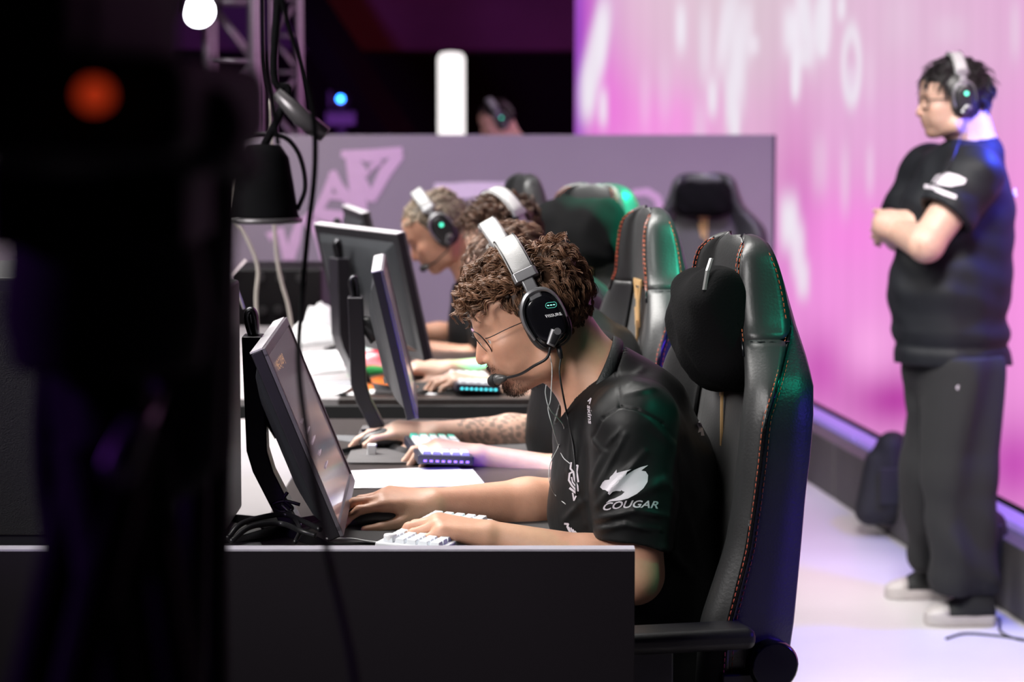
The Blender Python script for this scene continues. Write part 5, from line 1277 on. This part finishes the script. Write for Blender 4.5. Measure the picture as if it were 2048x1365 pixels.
# ================================================================== THE COACH
def coach():
    YC = 7.42; w = lambda x, y, d=YC: W(x, y, d)
    O, R = frame(w(1914, 208), 3, 4); P = lambda f, l, u: O+R@V((f, l, u))
    nb = w(1950, 285); ch = w(1920, 400); be = w(1900, 580); hip = w(1905, 700)
    shN = w(1948, 350, YC-.19); shF = w(1858, 345, YC+.20)
    elN = w(1852, 488, YC-.26); elF = w(1800, 470, YC+.20)
    B = [a_(hip, be, .11, .13), a_(be, ch, .13, .12), a_(ch, nb+V((0, 0, -.06)), .13, .09, .04), a_(ch, shN, .08, .07, .04), a_(ch, shF, .08, .07, .04)]
    B += [a_(nb, P(-.025, 0, -.01), .066, .062, .02), a_(nb+V((-.02, 0, 0)), P(.01, 0, -.05), .055, .054, .02)]
    wN = w(1790, 462, YC-.02); wF = w(1850, 440, YC-.08)
    B += [a_(shN, elN, .062, .052), a_(elN, wN, .056, .036, .015)]
    B += [a_(shF, elF, .060, .052), a_(elF, w(1775, 450, YC-.02), .052, .045, .015), a_(w(1775, 450, YC-.02), wF, .045, .032, .015)]
    hN, _ = hand_prims(wN, (-.5, 1, -.1), (-.9, -.4, .2), (0, 0, 1), [(20, 30, 20)]*4, thumb=(.6, .5, .1))
    hF, _ = hand_prims(wF, (.8, -.35, -.1), (-.25, -1, .1), (0, 0, 1), [(15, 30, 20)]*4, thumb=(.6, .5, .1))
    B += hN+hF+head_prims(O, R, 1.04, fat=.008)
    F = run(B, .006); vs, fq = F.mesh(); base = V((hip.x, YC, 0))
    body = np_mesh('person', vs, fq, M_skin(), org=tuple(base), tint=skin_tint(O, R, (.50, .31, .24), (.5, .4, .35)))
    prop(body, 'standing man with crossed arms, black T-shirt, dark trousers and headset, before the LED wall', 'person')
    for i in (-1, 1):
        MB().lathe([(.0001, -.0115), (.009, -.0072), (.0115, 0), (.0072, .009), (.0001, .0112)], c=P(.088, i*.033, .0065)-base, R=R @ Matrix.Rotation(PI/2, 3, 'Y'), n=16).build('eye', pm('eye_white', (.62, .58, .55), .15), body, smooth=True)
    # shirt, loose over the belly
    S = [a_(w(1910, 745), w(1905, 690), .176, .172, .04), a_(w(1898, 690), w(1894, 580), .160, .172, .04), a_(w(1894, 580), w(1908, 430), .172, .158, .05), a_(w(1908, 430), nb+V((-.005, 0, -.05)), .155, .095, .05), a_(w(1945, 420), w(1925, 560), .125, .14, .05)]
    S += [a_(ch+V((0, -.02, .06)), shN, .11, .082, .05), a_(ch+V((0, .02, .06)), shF, .11, .082, .05)]
    FS = run(S+[('a', ('rc', elN+V((-.05, -.1, 0)), elN, .001, .001), .001), ('a', ('rc', shF+V((0, .13, .1)), elF+V((-.1, 0, 0)), .001, .001), .001)], .0065)
    for a, b, t in ((shN, elN, .60), (shF, elF, .72)):
        hem = a+(b-a)*t; T_ = FS.like(); T_.add(('rc', a, a+(b-a)*.5, .082, .084), .03); T_.add(('rc', a+(b-a)*.5, hem+(b-a)*.4, .084, .084), .03)
        n = (b-a).normalized(); g = T_.grid(); d = (g[0]-hem.x)*n.x+(g[1]-hem.y)*n.y+(g[2]-hem.z)*n.z
        T_.D = np.maximum(T_.D, d).astype(np.float32); T_.sub(('rc', hem-n*.05, hem+n*.1, .066, .074), .004)
        h_ = np.clip(.5+.5*(T_.D-FS.D)/.04, 0, 1); FS.D = T_.D+(FS.D-T_.D)*h_-.04*h_*(1-h_)
    X, Y, Z = FS.grid(); hz = w(1900, 726).z; FS.D = np.maximum(FS.D, hz-Z).astype(np.float32)
    FS.sub(('rc', nb+V((-.01, 0, -.01)), P(-.02, 0, -.03), .070, .072), .008)
    FS.D = (FS.D+.0035*np.sin(Z*38+X*34+np.sin(Y*20)*2)*np.sin(X*22-Z*30)+.006*np.exp(-((Z-hz-.06)/.012)**2)-.004*np.exp(-((Z-hz-.10)/.02)**2)).astype(np.float32)
    sv, sf = FS.mesh(); sh = np_mesh('shirt', sv, sf, pm('coach_jersey', (.009, .010, .013), .6, bump=.7, bscale=10, spec=.22), org=tuple(base), parent=body)
    T = [e_(w(1905, 735), (.150, .155, .09))]
    kN = w(1925, 950, YC-.10); aN = w(1930, 1165, YC-.15); kF = w(1868, 940, YC+.10); aF = w(1872, 1125, YC+.20)
    T += [a_(w(1925, 740, YC-.08), kN, .125, .112, .03), a_(kN, aN+V((0, 0, .03)), .112, .098, .03), a_(w(1890, 740, YC+.08), kF, .120, .105, .03), a_(kF, aF+V((0, 0, .03)), .105, .085, .03)]
    FT = run(T, .009)
    X, Y, Z = FT.grid(); FT.D = (FT.D+.011*np.sin(X*42+np.sin(Z*5)*2.2+Y*25)*np.clip((1.0-Z)*4, .2, 1)+.007*np.sin(Z*34+X*30)*np.clip((.45-Z)*4, 0, 1)).astype(np.float32)
    FT.D = np.maximum(FT.D, Z-w(1900, 704).z).astype(np.float32); FT.D = np.maximum(FT.D, .095-Z).astype(np.float32)
    tv, tf_ = FT.mesh(); tr = np_mesh('trousers', tv, tf_, M_trouser(), org=tuple(base), parent=body)
    lg = w(1916, 775, YC-.19); MB().lathe([(.001, 0), (.007, 0), (.007, .002)], c=lg-base+V((0, -.012, 0)), axis='y').build('trouser_logo', M_print(), tr)
    for px0, px1, py_, dy, n in ((1990, 1848, 1262, YC-.16, 0), (1900, 1770, 1202, YC+.24, 1)):
        hl = w(px0, py_, dy); to = w(px1, py_, dy); hl.z = to.z = 0; L = (to-hl).length; d = (to-hl).normalized(); s_ = V((-d.y, d.x, 0))
        def sec(t, w_, z0, z1): 
            p = hl+d*L*t; return [p+s_*w_*math.cos(a)+V((0, 0, z0+(z1-z0)*max(0, math.sin(a))**.8)) for a in np.linspace(0, PI, 13)]
        sole = MB().loft([[hl+d*L*t+s_*w_*c_+V((0, 0, z)) for c_, z in ((1, .002), (1.03, .02), (1, .034), (-1, .034), (-1.03, .02), (-1, .002))] for t, w_ in ((0, .026), (.06, .038), (.3, .040), (.6, .050), (.82, .048), (.95, .034), (1, .016))])
        so = sole.build('shoe', pm('white_rubber', (.42, .38, .38), .6), body, bevel=.003, org=base)
        up = MB().loft([sec(t, w_, .030, h) for t, w_, h in ((.01, .024, .06), (.06, .036, .115), (.3, .040, .12), (.45, .044, .10), (.6, .048, .078), (.72, .047, .062))]).build('upper', pm('black_suede', (.012, .012, .013), .8), so, smooth=True, org=base)
        tc = MB().loft([sec(t, w_, .030, h) for t, w_, h in ((.68, .0475, .068), (.8, .046, .060), (.9, .040, .052), (.97, .028, .044), (.995, .012, .036))]).build('toe_cap', pm('white_toe', (.45, .41, .41), .5), so, smooth=True, org=base)
        for q in (.28, .42):
            MB().loft([[hl+d*L*(q+.10*z_/.08)+V((0, 0, .03+z_))+s_*sg*(.0445-.018*(z_/.08)**2)+d*e for e, sg in ((-.010, sd), (.010, sd))]+[hl+d*L*(q+.10*z_/.08)+V((0, 0, .03+z_))+s_*sd*(.0475-.018*(z_/.08)**2)+d*e for e in (.010, -.010)] for sd in (-1,) for z_ in (0, .03, .06, .075)]).build('side_stripe', pm('white_stripe', (.5, .48, .5), .5), up, org=base)
    hair_mesh('hair', body, tuple(base), O, R, longish, ncl=420, per=9, s=1.04, seed=44, base=(.014, .011, .012), cap_h=.012)
    hs, Q = headset('headset with teal lights on the standing man', O, R, group='team headsets', hi=False, s=1.04, boom_to=None, band_tilt=2)
    # glasses
    g = empty('eyeglasses', tuple(O), label='dark thick-framed glasses on the standing man', cat='glasses'); PL = lambda f, l, u: R @ V((f, l, u))
    dk = pm('dark_frame', (.02, .012, .01), .4)
    for i in (-1, 1):
        rp = [PL(.108+.0-.2*i*(.027*math.copysign(abs(math.cos(a))**.6, math.cos(a))), i*.034+.027*math.copysign(abs(math.cos(a))**.6, math.cos(a)), .009+.019*math.copysign(abs(math.sin(a))**.6, math.sin(a))) for a in np.linspace(0, 2*PI, 29)]
        MB().tube(rp, .0018, 6, cap=False).build('rim', dk, g, smooth=True)
        MB().tube([PL(.102, i*.063, .018), PL(.06, i*.082, .018), PL(0, i*.086, .012)], .0022, 6).build('temple_arm', dk, g, smooth=True)
    MB().tube([PL(.112, -.008, .014), PL(.115, 0, .016), PL(.112, .008, .014)], .0018, 6).build('bridge', dk, g, smooth=True)
    bv = bvh_of(sh)
    ck = lambda L: [(1690+x/2.8436, 60+y/2.8436) for x, y in L]
    decal('sleeve_emblem', [ck([(520, 825), (590, 812), (640, 825), (690, 850), (680, 875), (600, 890), (530, 880), (490, 868), (540, 850)])], sh, base, bv, YC-.2, M_print(), off=.003)
    decal('sleeve_lettering', strokes_px([(ck([(455, 890), (505, 895)]), 7), (ck([(515, 905), (560, 925), (628, 950)]), 8)]), sh, base, bv, YC-.2, M_print(), off=.003)
    decal('back_letter', [ck([(960, 905), (972, 900), (975, 945), (960, 950)])], sh, base, bv, YC-.05, M_print(), off=.003)
    P_ = [surf(x, y, bv, YC-.1, .006) for x, y in ((1914, 262), (1900, 330), (1862, 372), (1846, 420), (1842, 470), (1852, 540))]
    P_[0] = O+Q(0, .09, -.045); o = MB().tube(spline(P_, 6), .0022, 6).build('headset_cable', M_black(), smooth=True, org=P_[0], loc=tuple(P_[0])); prop(o, 'thin dark headset cable down the standing man\'s chest', 'cable')
def longish(f, l, u):
    if f > .84 : return None
    if f > .3 and u < min(.5, -.1+(f-.3)*1.6): return None
    if 0 < f <= .3 and u < -.3: return None
    if u < -.85: return None
    if u > .4: return (.062, .022, (.7 if f > 0 else -.2, l*.6, -.1), .5)
    if f < 0: return (.052, .022, (-.2, l*.3, -1), .5)
    return (.045, .020, (-.2, 0, -1), .4)
_line = hair_mesh.line
hair_mesh.line = lambda f, l: np.where(f > .03, np.minimum(.075-np.abs(l)*.15, .0+(f-.03)*2.0), np.where(f > -.02, .0, np.maximum(-.085, -.02-(-f-.02)*1.6)))
coach()
# person behind the partition
def peeker():
    YC = 13.4; w = lambda x, y, d=YC: W(x, y, d)
    O, R = frame(w(1000, 246), 22, 10); P = lambda f, l, u: O+R@V((f, l, u)); nb = O+V((.10, 0, -.17))
    B = [a_(nb, P(-.02, 0, -.01), .06, .058), a_(nb, nb+V((.05, 0, -.25)), .10, .15, .04), a_(nb+V((.05, 0, -.25)), nb+V((.08, 0, -.65)), .15, .14)]
    for i in (-1, 1): B += [a_(nb+V((.02, 0, -.08)), nb+V((0, i*.2, -.12)), .06, .05), a_(nb+V((0, i*.2, -.12)), nb+V((-.05, i*.25, -.42)), .05, .04), a_(nb+V((-.05, i*.25, -.42)), nb+V((-.28, i*.15, -.46)), .04, .03), a_(nb+V((-.28, i*.15, -.46)), nb+V((-.38, i*.13, -.47)), .032, .02)]
    B += head_prims(O, R)
    for i in (-1, 1): B += [a_(nb+V((.06, i*.09, -.68)), nb+V((-.36, i*.12, -.66)), .09, .07), a_(nb+V((-.36, i*.12, -.66)), V((nb.x-.34, YC+i*.12, .06)), .065, .05), a_(V((nb.x-.33, YC+i*.12, .05)), V((nb.x-.50, YC+i*.12, .04)), .045, .035)]
    vs, fq = run(B, .010).mesh(); base = V((nb.x, YC, 0))
    b = np_mesh('person', vs, fq, M_skin(), org=tuple(base), tint=skin_tint(O, R, (.60, .34, .26)))
    prop(b, 'person with a teal-lit headset peeking above the partition', 'person')
    S = [a_(nb+V((.01, 0, -.05)), nb+V((.05, 0, -.25)), .10, .17, .04), a_(nb+V((.05, 0, -.25)), nb+V((.08, 0, -.68)), .17, .16)]
    for i in (-1, 1): S += [a_(nb+V((0, i*.17, -.11)), nb+V((-.03, i*.235, -.32)), .07, .062, .03)]
    sv, sf = run(S, .010).mesh(); np_mesh('shirt', sv, sf, M_shirt(), org=tuple(base), parent=b)
    hair_mesh('hair', b, tuple(base), O, R, shortcut, ncl=200, per=7, seed=51, base=(.03, .02, .02))
    headset('teal-lit headset on the person behind the partition', O, R, group='team headsets', hi=False)
    st = empty('stool', (nb.x+.06, YC, 0), label='black stool under the person behind the partition', cat='stool')
    z = nb.z-.80; MB().lathe([(.001, z), (.17, z), (.18, z-.03), (.17, z-.05), (.001, z-.05)]).build('seat', M_leather(), st); MB().lathe([(.02, z-.05), (.02, .03), (.2, .02), (.2, 0)]).build('base', M_metal(), st)
hair_mesh.line = hairline
peeker()
light('teal_back_light', 'SPOT', (1.2, 15.0, 2.6), (0.0, 13.4, 1.45), 60, (0, 1, .6), .05, spot=30)
# backpack and cables by the wall
def bag(loc, label, sc=1.0, rot=0):
    o = empty('backpack', loc, rot, label, 'backpack', 'black backpacks by the plinth')
    vs, fq = run([a_(V((0, 0, .13)), V((0, 0, .33)), .12*sc, .09*sc, .03), a_(V((.09, 0, .1)), V((.08, 0, .25)), .08*sc, .06*sc, .03), a_(V((-.08, 0, .1)), V((-.06, 0, .28)), .08*sc, .06*sc, .03)], .012).mesh()
    vs[:, 2] = np.maximum(vs[:, 2], .002); np_mesh('bag_body', vs, fq, pm('black_nylon', (.012, .012, .013), .7, bump=.6, bscale=14), parent=o)
    MB().tube(spline([(-.05, 0, .40*sc), (-.02, 0, .46*sc), (.03, 0, .46*sc), (.05, 0, .40*sc)], 5), .009, 6).build('carry_loop', M_black(), o, smooth=True)
    MB().box((-.0, -.115*sc, .2), (.12, .02, .14)).build('front_pocket', pm('black_nylon2', (.016, .016, .018), .7), o, bevel=.008)
p = W(1815, 1030, 9.0); bag((p.x-.10, 8.75, 0), 'black backpack behind the standing man\'s knees, against the plinth', .7)
p = W(2035, 1170, 7.3); bag((p.x-.10, 7.55, 0), 'black backpack right of the standing man at the picture\'s edge', 0.8, .4)
p = W(2036, 1225, 7.5); o = MB().box((0, 0, .05), (.10, .12, .09)).box((-.03, -.062, .05), (.02, .004, .02)).build('floor_box', M_black(), bevel=.006, loc=(p.x+.02, 7.35, 0)); prop(o, 'small black box on the floor at the right edge', 'box')
def floor_cable(pts, label, r=.004):
    P = []
    for x, y in pts:
        # drop on to the floor
        xn = (x-1024)/FPX; yn = (682.5-y)/FPX; dy = math.cos(PITCH)+yn*math.sin(PITCH); dz = -math.sin(PITCH)+yn*math.cos(PITCH); t = -(CAM_H-r)/dz; P.append(V((t*xn, t*dy, r)))
    o0 = P[0].copy(); o = MB().tube(spline(P, 8), r, 8).build('floor_cable', bc, smooth=True, org=o0, loc=tuple(o0)); prop(o, label, 'cable')
floor_cable([(1892, 1278), (1930, 1268), (1990, 1272), (2048, 1280)], 'dark cable lying along the floor past the standing man\'s shoe')
floor_cable([(1960, 1225), (1998, 1240), (2000, 1262), (2030, 1278), (2070, 1284)], 'dark cable curling on the floor right of the standing man\'s shoe')
# ================================================================== FOREGROUND: video camera on its tripod, bag and cables, far out of focus
fk = pm('rig_black', (.005, .005, .006), .85, spec=.08)
rig = empty('video_camera', (-.20, 1.22, 1.555), label='big black video camera on a tripod filling the top left, red tally lamp lit', cat='camera')
B = lambda m, n, mt, par=rig, **k: m.build(n, mt, par, org=rig.location, **k)
B(MB().box((-.205, 1.24, 1.579), (.125, .36, .046)), 'base_plate', fk, bevel=.012)
B(MB().box((-.232, 1.24, 1.665), (.078, .36, .13)), 'body', fk, bevel=.012)
B(MB().box((-.31, 1.15, 1.665), (.085, .05, .11)), 'viewfinder', fk, bevel=.01)
B(MB().box((-.262, 1.17, 1.655), (.04, .03, .03)), 'viewfinder_arm', fk)
B(MB().tube(spline([(-.232, 1.10, 1.73), (-.232, 1.12, 1.775), (-.232, 1.30, 1.775), (-.232, 1.36, 1.73)], 5), .012, 10), 'top_handle', fk, smooth=True)
B(MB().lathe([(.034, 1.42), (.034, 1.52), (.040, 1.54), (.044, 1.60), (.041, 1.60), (.035, 1.54)], c=(-.258, 0, 1.655), axis='y', n=32), 'lens', fk, smooth=False, bevel=.001)
B(MB().box((-.30, 1.30, 1.61), (.05, .10, .09)), 'battery_pack', fk, bevel=.008)
tl = W(190, 190, 1.045); B(MB().lathe([(.001, -.006), (.0065, -.006), (.0065, .004), (.001, .004)], c=tl, axis='y', n=16), 'tally_lamp', pm('tally_red', (.6, .03, .01), .4, emit=(1, .07, .015), es=.30))
tp = empty('camera_tripod', (-.215, 1.28, 0), label='black tripod under the big video camera at left', cat='tripod')
B2 = lambda m, n, mt, par=tp, **k: m.build(n, mt, par, org=tp.location, **k)
B2(MB().box((-.215, 1.28, 1.53), (.10, .12, .045)).lathe([(.05, 1.44), (.055, 1.47), (.05, 1.51)], c=(-.215, 1.28, 0), n=24), 'fluid_head', fk, bevel=.004)
B2(MB().tube([(-.215, 1.28, 1.45), (-.215, 1.28, .75)], .022, 16), 'centre_column', fk, smooth=True)
for (x, y) in ((-.52, 1.00), (-.02, 1.12), (-.12, 1.85)):
    a = V((-.215, 1.28, 1.40)); b = V((x, y, .02)); m1_ = a.lerp(b, .5); n_ = (b-a).normalized().cross(V((0, 0, 1))).normalized()*.020
    lg = B2(MB().tube([a+n_, m1_+n_], .0125, 10).tube([a-n_, m1_-n_], .0125, 10), 'leg', fk, smooth=True)
    lg2 = MB().tube([a.lerp(b, .45), b], .015, 10).build('lower_tube', fk, lg, smooth=True, org=tp.location)
    MB().box(m1_, (.07, .05, .05)).build('leg_lock', fk, lg, bevel=.006, org=tp.location)
    MB().lathe([(.02, 0), (.028, .01), (.02, .035)], c=(b.x, b.y, .0)).build('rubber_foot', M_matte(), lg, org=tp.location)
hb_ = W(330, 720, 1.5); he_ = W(236, 940, 1.15)
B2(MB().tube([(-.215, 1.30, 1.50), tuple(hb_), tuple(he_)], .0085, 10), 'pan_bar', pm('satin_bar', (.12, .10, .13), .3, .6), smooth=True)
hb_ = W(300, 760, 1.55); he_ = W(190, 925, 1.3)
B2(MB().tube([(-.225, 1.30, 1.49), tuple(hb_), tuple(he_)], .0085, 10), 'pan_bar', pm('satin_bar', (.12, .10, .13), .3, .6), smooth=True)
def sdfthing(name, prims, h, mat, label, cat, base, bump_=None):
    vs, fq = run(prims, h).mesh(); o = np_mesh(name, vs, fq, mat, org=tuple(base)); prop(o, label, cat); return o
w_ = W
P_ = lambda x, y, d: w_(x, y, d)
nyl = pm('rig_nylon', (.006, .005, .008), .9, bump=.6, bscale=30, spec=.1)
bg = sdfthing('equipment_bag', [a_(P_(270, 330, 1.42), P_(260, 520, 1.42), .050, .050, .03), a_(P_(260, 520, 1.42), P_(280, 900, 1.42), .047, .036, .03), a_(P_(180, 560, 1.42), P_(190, 840, 1.42), .026, .026, .02), a_(P_(380, 400, 1.42), P_(365, 900, 1.42), .022, .022, .02), a_(P_(170, 340, 1.42), P_(160, 640, 1.42), .026, .024, .02), a_(P_(400, 300, 1.42), P_(380, 420, 1.42), .018, .020, .02)], .005, nyl,
               'dark equipment bag hanging in the middle of the camera tripod', 'bag', P_(260, 330, 1.42))
sdfthing('rain_cover', [a_(P_(70, 20, 1.12), P_(70, 230, 1.12), .030, .024, .02), a_(P_(150, 260, 1.15), P_(400, 255, 1.15), .018, .018, .02), a_(P_(10, 60, 1.12), P_(30, 200, 1.12), .022, .022, .02), a_(P_(70, 225, 1.12), P_(150, 260, 1.15), .020, .016, .02), a_(P_(400, 255, 1.15), P_(480, 330, 1.3), .016, .012, .02)], .005, nyl, 'black rain cover bunched around the video camera, top left corner', 'cover', P_(70, 20, 1.12))
def fcable(name, pts, r, label, mat=None, group='cables hanging from the camera rig'):
    P = [w_(*p) for p in pts]; o0 = P[0].copy(); o = MB().tube(spline(P, 8), r, 8).build(name, mat or fk, smooth=True, org=o0, loc=tuple(o0)); prop(o, label, 'cable', group)
fcable('rig_cable', [(388, 250, 1.7), (395, 500, 1.75), (392, 800, 1.75), (386, 1100, 1.7), (380, 1500, 1.7)], .011, 'thick black cable bundle hanging straight down, right of the tripod column')
fcable('rig_cable', [(440, 240, 1.9), (432, 500, 1.9), (428, 800, 1.9), (420, 1100, 1.9), (425, 1500, 1.9)], .015, 'thickest black cable bundle, nearest the monitor stand')
fcable('rig_cable', [(110, 250, 1.6), (118, 600, 1.6), (100, 900, 1.6), (130, 1200, 1.6), (125, 1500, 1.6)], .012, 'black cable hanging down at the far left of the tripod')
fcable('rig_cable', [(200, 900, 1.5), (215, 1050, 1.5), (200, 1250, 1.5), (210, 1500, 1.5)], .012, 'black cable below the hanging equipment bag')
fcable('rig_cable', [(352, 330, 1.9), (345, 560, 2.1), (355, 640, 2.3), (366, 690, 2.3), (372, 760, 2.3), (365, 850, 2.3)], .004, 'thin black cable in a slack curve left of the thick bundles')
fcable('hanging_cable', [(556, -30, 2.7), (580, 60, 2.7), (622, 200, 2.7), (630, 330, 2.7), (614, 480, 2.7), (604, 600, 2.75), (597, 720, 2.6), (612, 860, 2.3), (650, 1080, 2.0), (700, 1300, 1.8), (730, 1500, 1.7)], .0032, 'slim dark cable hanging from the top, crossing the pink graffiti and the front panel')
fcable('hanging_cable', [(525, -30, 2.7), (528, 120, 2.7), (545, 200, 2.7), (556, 290, 2.7)], .0028, 'slim dark cable in front of the truss tower')
fcable('rig_cable', [(30, 200, 1.9), (24, 380, 2.2), (36, 480, 2.4), (40, 520, 2.4), (52, 560, 2.4), (64, 585, 2.4)], .0045, 'short curved black cable at the left picture edge')
# a dark round lamp on a frame behind the rig
lp = W(530, 372, 3.0); L_ = empty('hanging_lamp', tuple(lp), label='dark bell-shaped lamp with loose cables, left of the pink graffiti', cat='lamp')
BL = lambda m, n, mt, par=L_, **k: m.build(n, mt, par, org=lp, **k)
BL(MB().lathe([(.001, .052), (.020, .050), (.030, .035), (.036, 0), (.041, -.035), (.043, -.040), (.038, -.040), (.034, -.02)], c=lp, n=32), 'shade', fk, smooth=True)
BL(MB().lathe([(.040, -.038), (.046, -.040), (.046, -.045), (.040, -.046)], c=lp, n=32), 'rim', pm('rim_metal', (.2, .19, .2), .4, .6), smooth=True)
BL(MB().tube(spline([lp+V(p) for p in ((-.04, 0, .045), (-.02, 0, .060), (.02, 0, .062), (.042, 0, .04), (.05, 0, 0), (.04, 0, -.03))], 6), .003, 8), 'bail', M_metal(), smooth=True)
BL(MB().tube(spline([lp+V(p) for p in ((.0, 0, .05), (.02, 0, .09), (.03, .0, .12), (.012, 0, .14), (.02, 0, .30), (.0, 0, .6))], 6), .005, 8), 'cord', fk, smooth=True)
cl_ = lp+V((.046, -.01, .085)); BL(MB().tube([cl_+V((-.03, 0, .03)), cl_, cl_+V((.03, 0, -.022))], [.007, .012, .010], 12), 'clamp', pm('clamp_grey', (.16, .15, .16), .35, .5), smooth=True)
# frame and equipment left of the screens
gy = pm('grey_cable', (.36, .33, .30), .5)
def bcable(pts, r, label):
    P = [w_(*p) for p in pts]; o0 = P[0].copy(); o = MB().tube(spline(P, 8), r, 8).build('grey_cable', gy, smooth=True, org=o0, loc=tuple(o0)); prop(o, label, 'cable', 'pale cables left of the monitors')
bcable([(490, 200, 6.2), (470, 330, 6.2), (462, 430, 6.2), (484, 462, 6.2), (502, 495, 6.2), (516, 540, 6.2), (512, 600, 6.2), (517, 700, 6.2), (520, 800, 6.2)], .005, 'pale thick cable curving down, left of the black case')
bcable([(540, 200, 6.5), (546, 380, 6.5), (552, 500, 6.5), (562, 560, 6.5), (576, 610, 6.5), (584, 660, 6.5)], .005, 'pale cable hanging before the black case')
bcable([(395, 420, 4.9), (425, 500, 4.9), (448, 540, 4.9), (470, 570, 4.9), (488, 618, 4.9)], .003, 'pale thin cable arching left of the nearest stand')
q0, q1 = W(210, 806, 4.75), W(490, 522, 5.4); o = MB().tube([q0, q1], .006, 4).build('diagonal_strut', pm('strut_pale', (.42, .38, .39), .45), org=q0, loc=tuple(q0)); prop(o, 'pale diagonal strut left of the nearest monitor stand', 'strut')
cs = W(565, 530, 8.2); rc_ = empty('equipment_case', (cs.x, 8.2, RZ), label='black equipment case with round fittings, left of the third monitor', cat='case')
MB().box((0, 0, (cs.z-RZ)/2), (.30, .40, cs.z-RZ)).build('case_body', pm('case_black', (.014, .013, .014), .5), rc_, bevel=.01)
for (x, y) in ((520, 555), (560, 556), (525, 622), (556, 620), (600, 556)):
    p = W(x, y, 7.995)-V(rc_.location); MB().lathe([(.001, -.006), (.014, -.006), (.016, 0)], c=V((p.x, -.2, p.z)), axis='y', n=14).build('fitting', pm('fitting_grey', (.10, .10, .10), .4, .5), rc_)
chair((-1.78, 9.2), 20, 'gaming chair at the far left edge, half hidden by the camera rig', stitch=False, s=1.1, floor=0, pillow=(-.245, 0, 1.08, .8, (0, -.1, 0)), pil_label='black velvet pillow on the chair at the far left edge')

# black computer towers standing on the pale strip, behind the rig
for k, (x0, x1, y0, h, lab) in enumerate([(-.665, -.470, 3.74, .40, 'black computer tower nearest the first monitor stand, mostly behind the camera rig'), (-.905, -.700, 3.78, .43, 'black computer tower in the middle of the three, behind the camera rig'), (-1.16, -.955, 3.72, .40, 'black computer tower at the far left end of the desk')]):
    t_ = empty('computer_tower', ((x0+x1)/2, y0+.21, DZ), label=lab, cat='computer', group='computer towers on the desk')
    w0 = x1-x0
    MB().box((0, 0, h/2+.01), (w0, .42, h)).build('case_body', pm('tower_black', (.008, .008, .010), .55, spec=.25), t_, bevel=.006)
    MB().box((0, -.212, h/2+.01), (w0*.86, .006, h*.9)).build('front_grille', pm('tower_mesh', (.006, .006, .007), .8, bump=.8, bscale=500), t_, bevel=.002)
    for i in (-1, 1):
        for j in (-1, 1): MB().lathe([(.012, 0), (.014, .01)], c=(i*w0*.38, j*.17, 0), n=12).build('foot', M_matte(), t_)
    MB().lathe([(.001, -.004), (.006, -.004), (.006, 0)], c=(w0*.3, -.213, h*.93), axis='y', n=14).build('power_button', pm('button_blue' if k == 1 else 'button_white', (.3, .4, .6), .4, emit=((.08, .2, .9) if k == 1 else (.6, .6, .65)), es=2.5), t_)
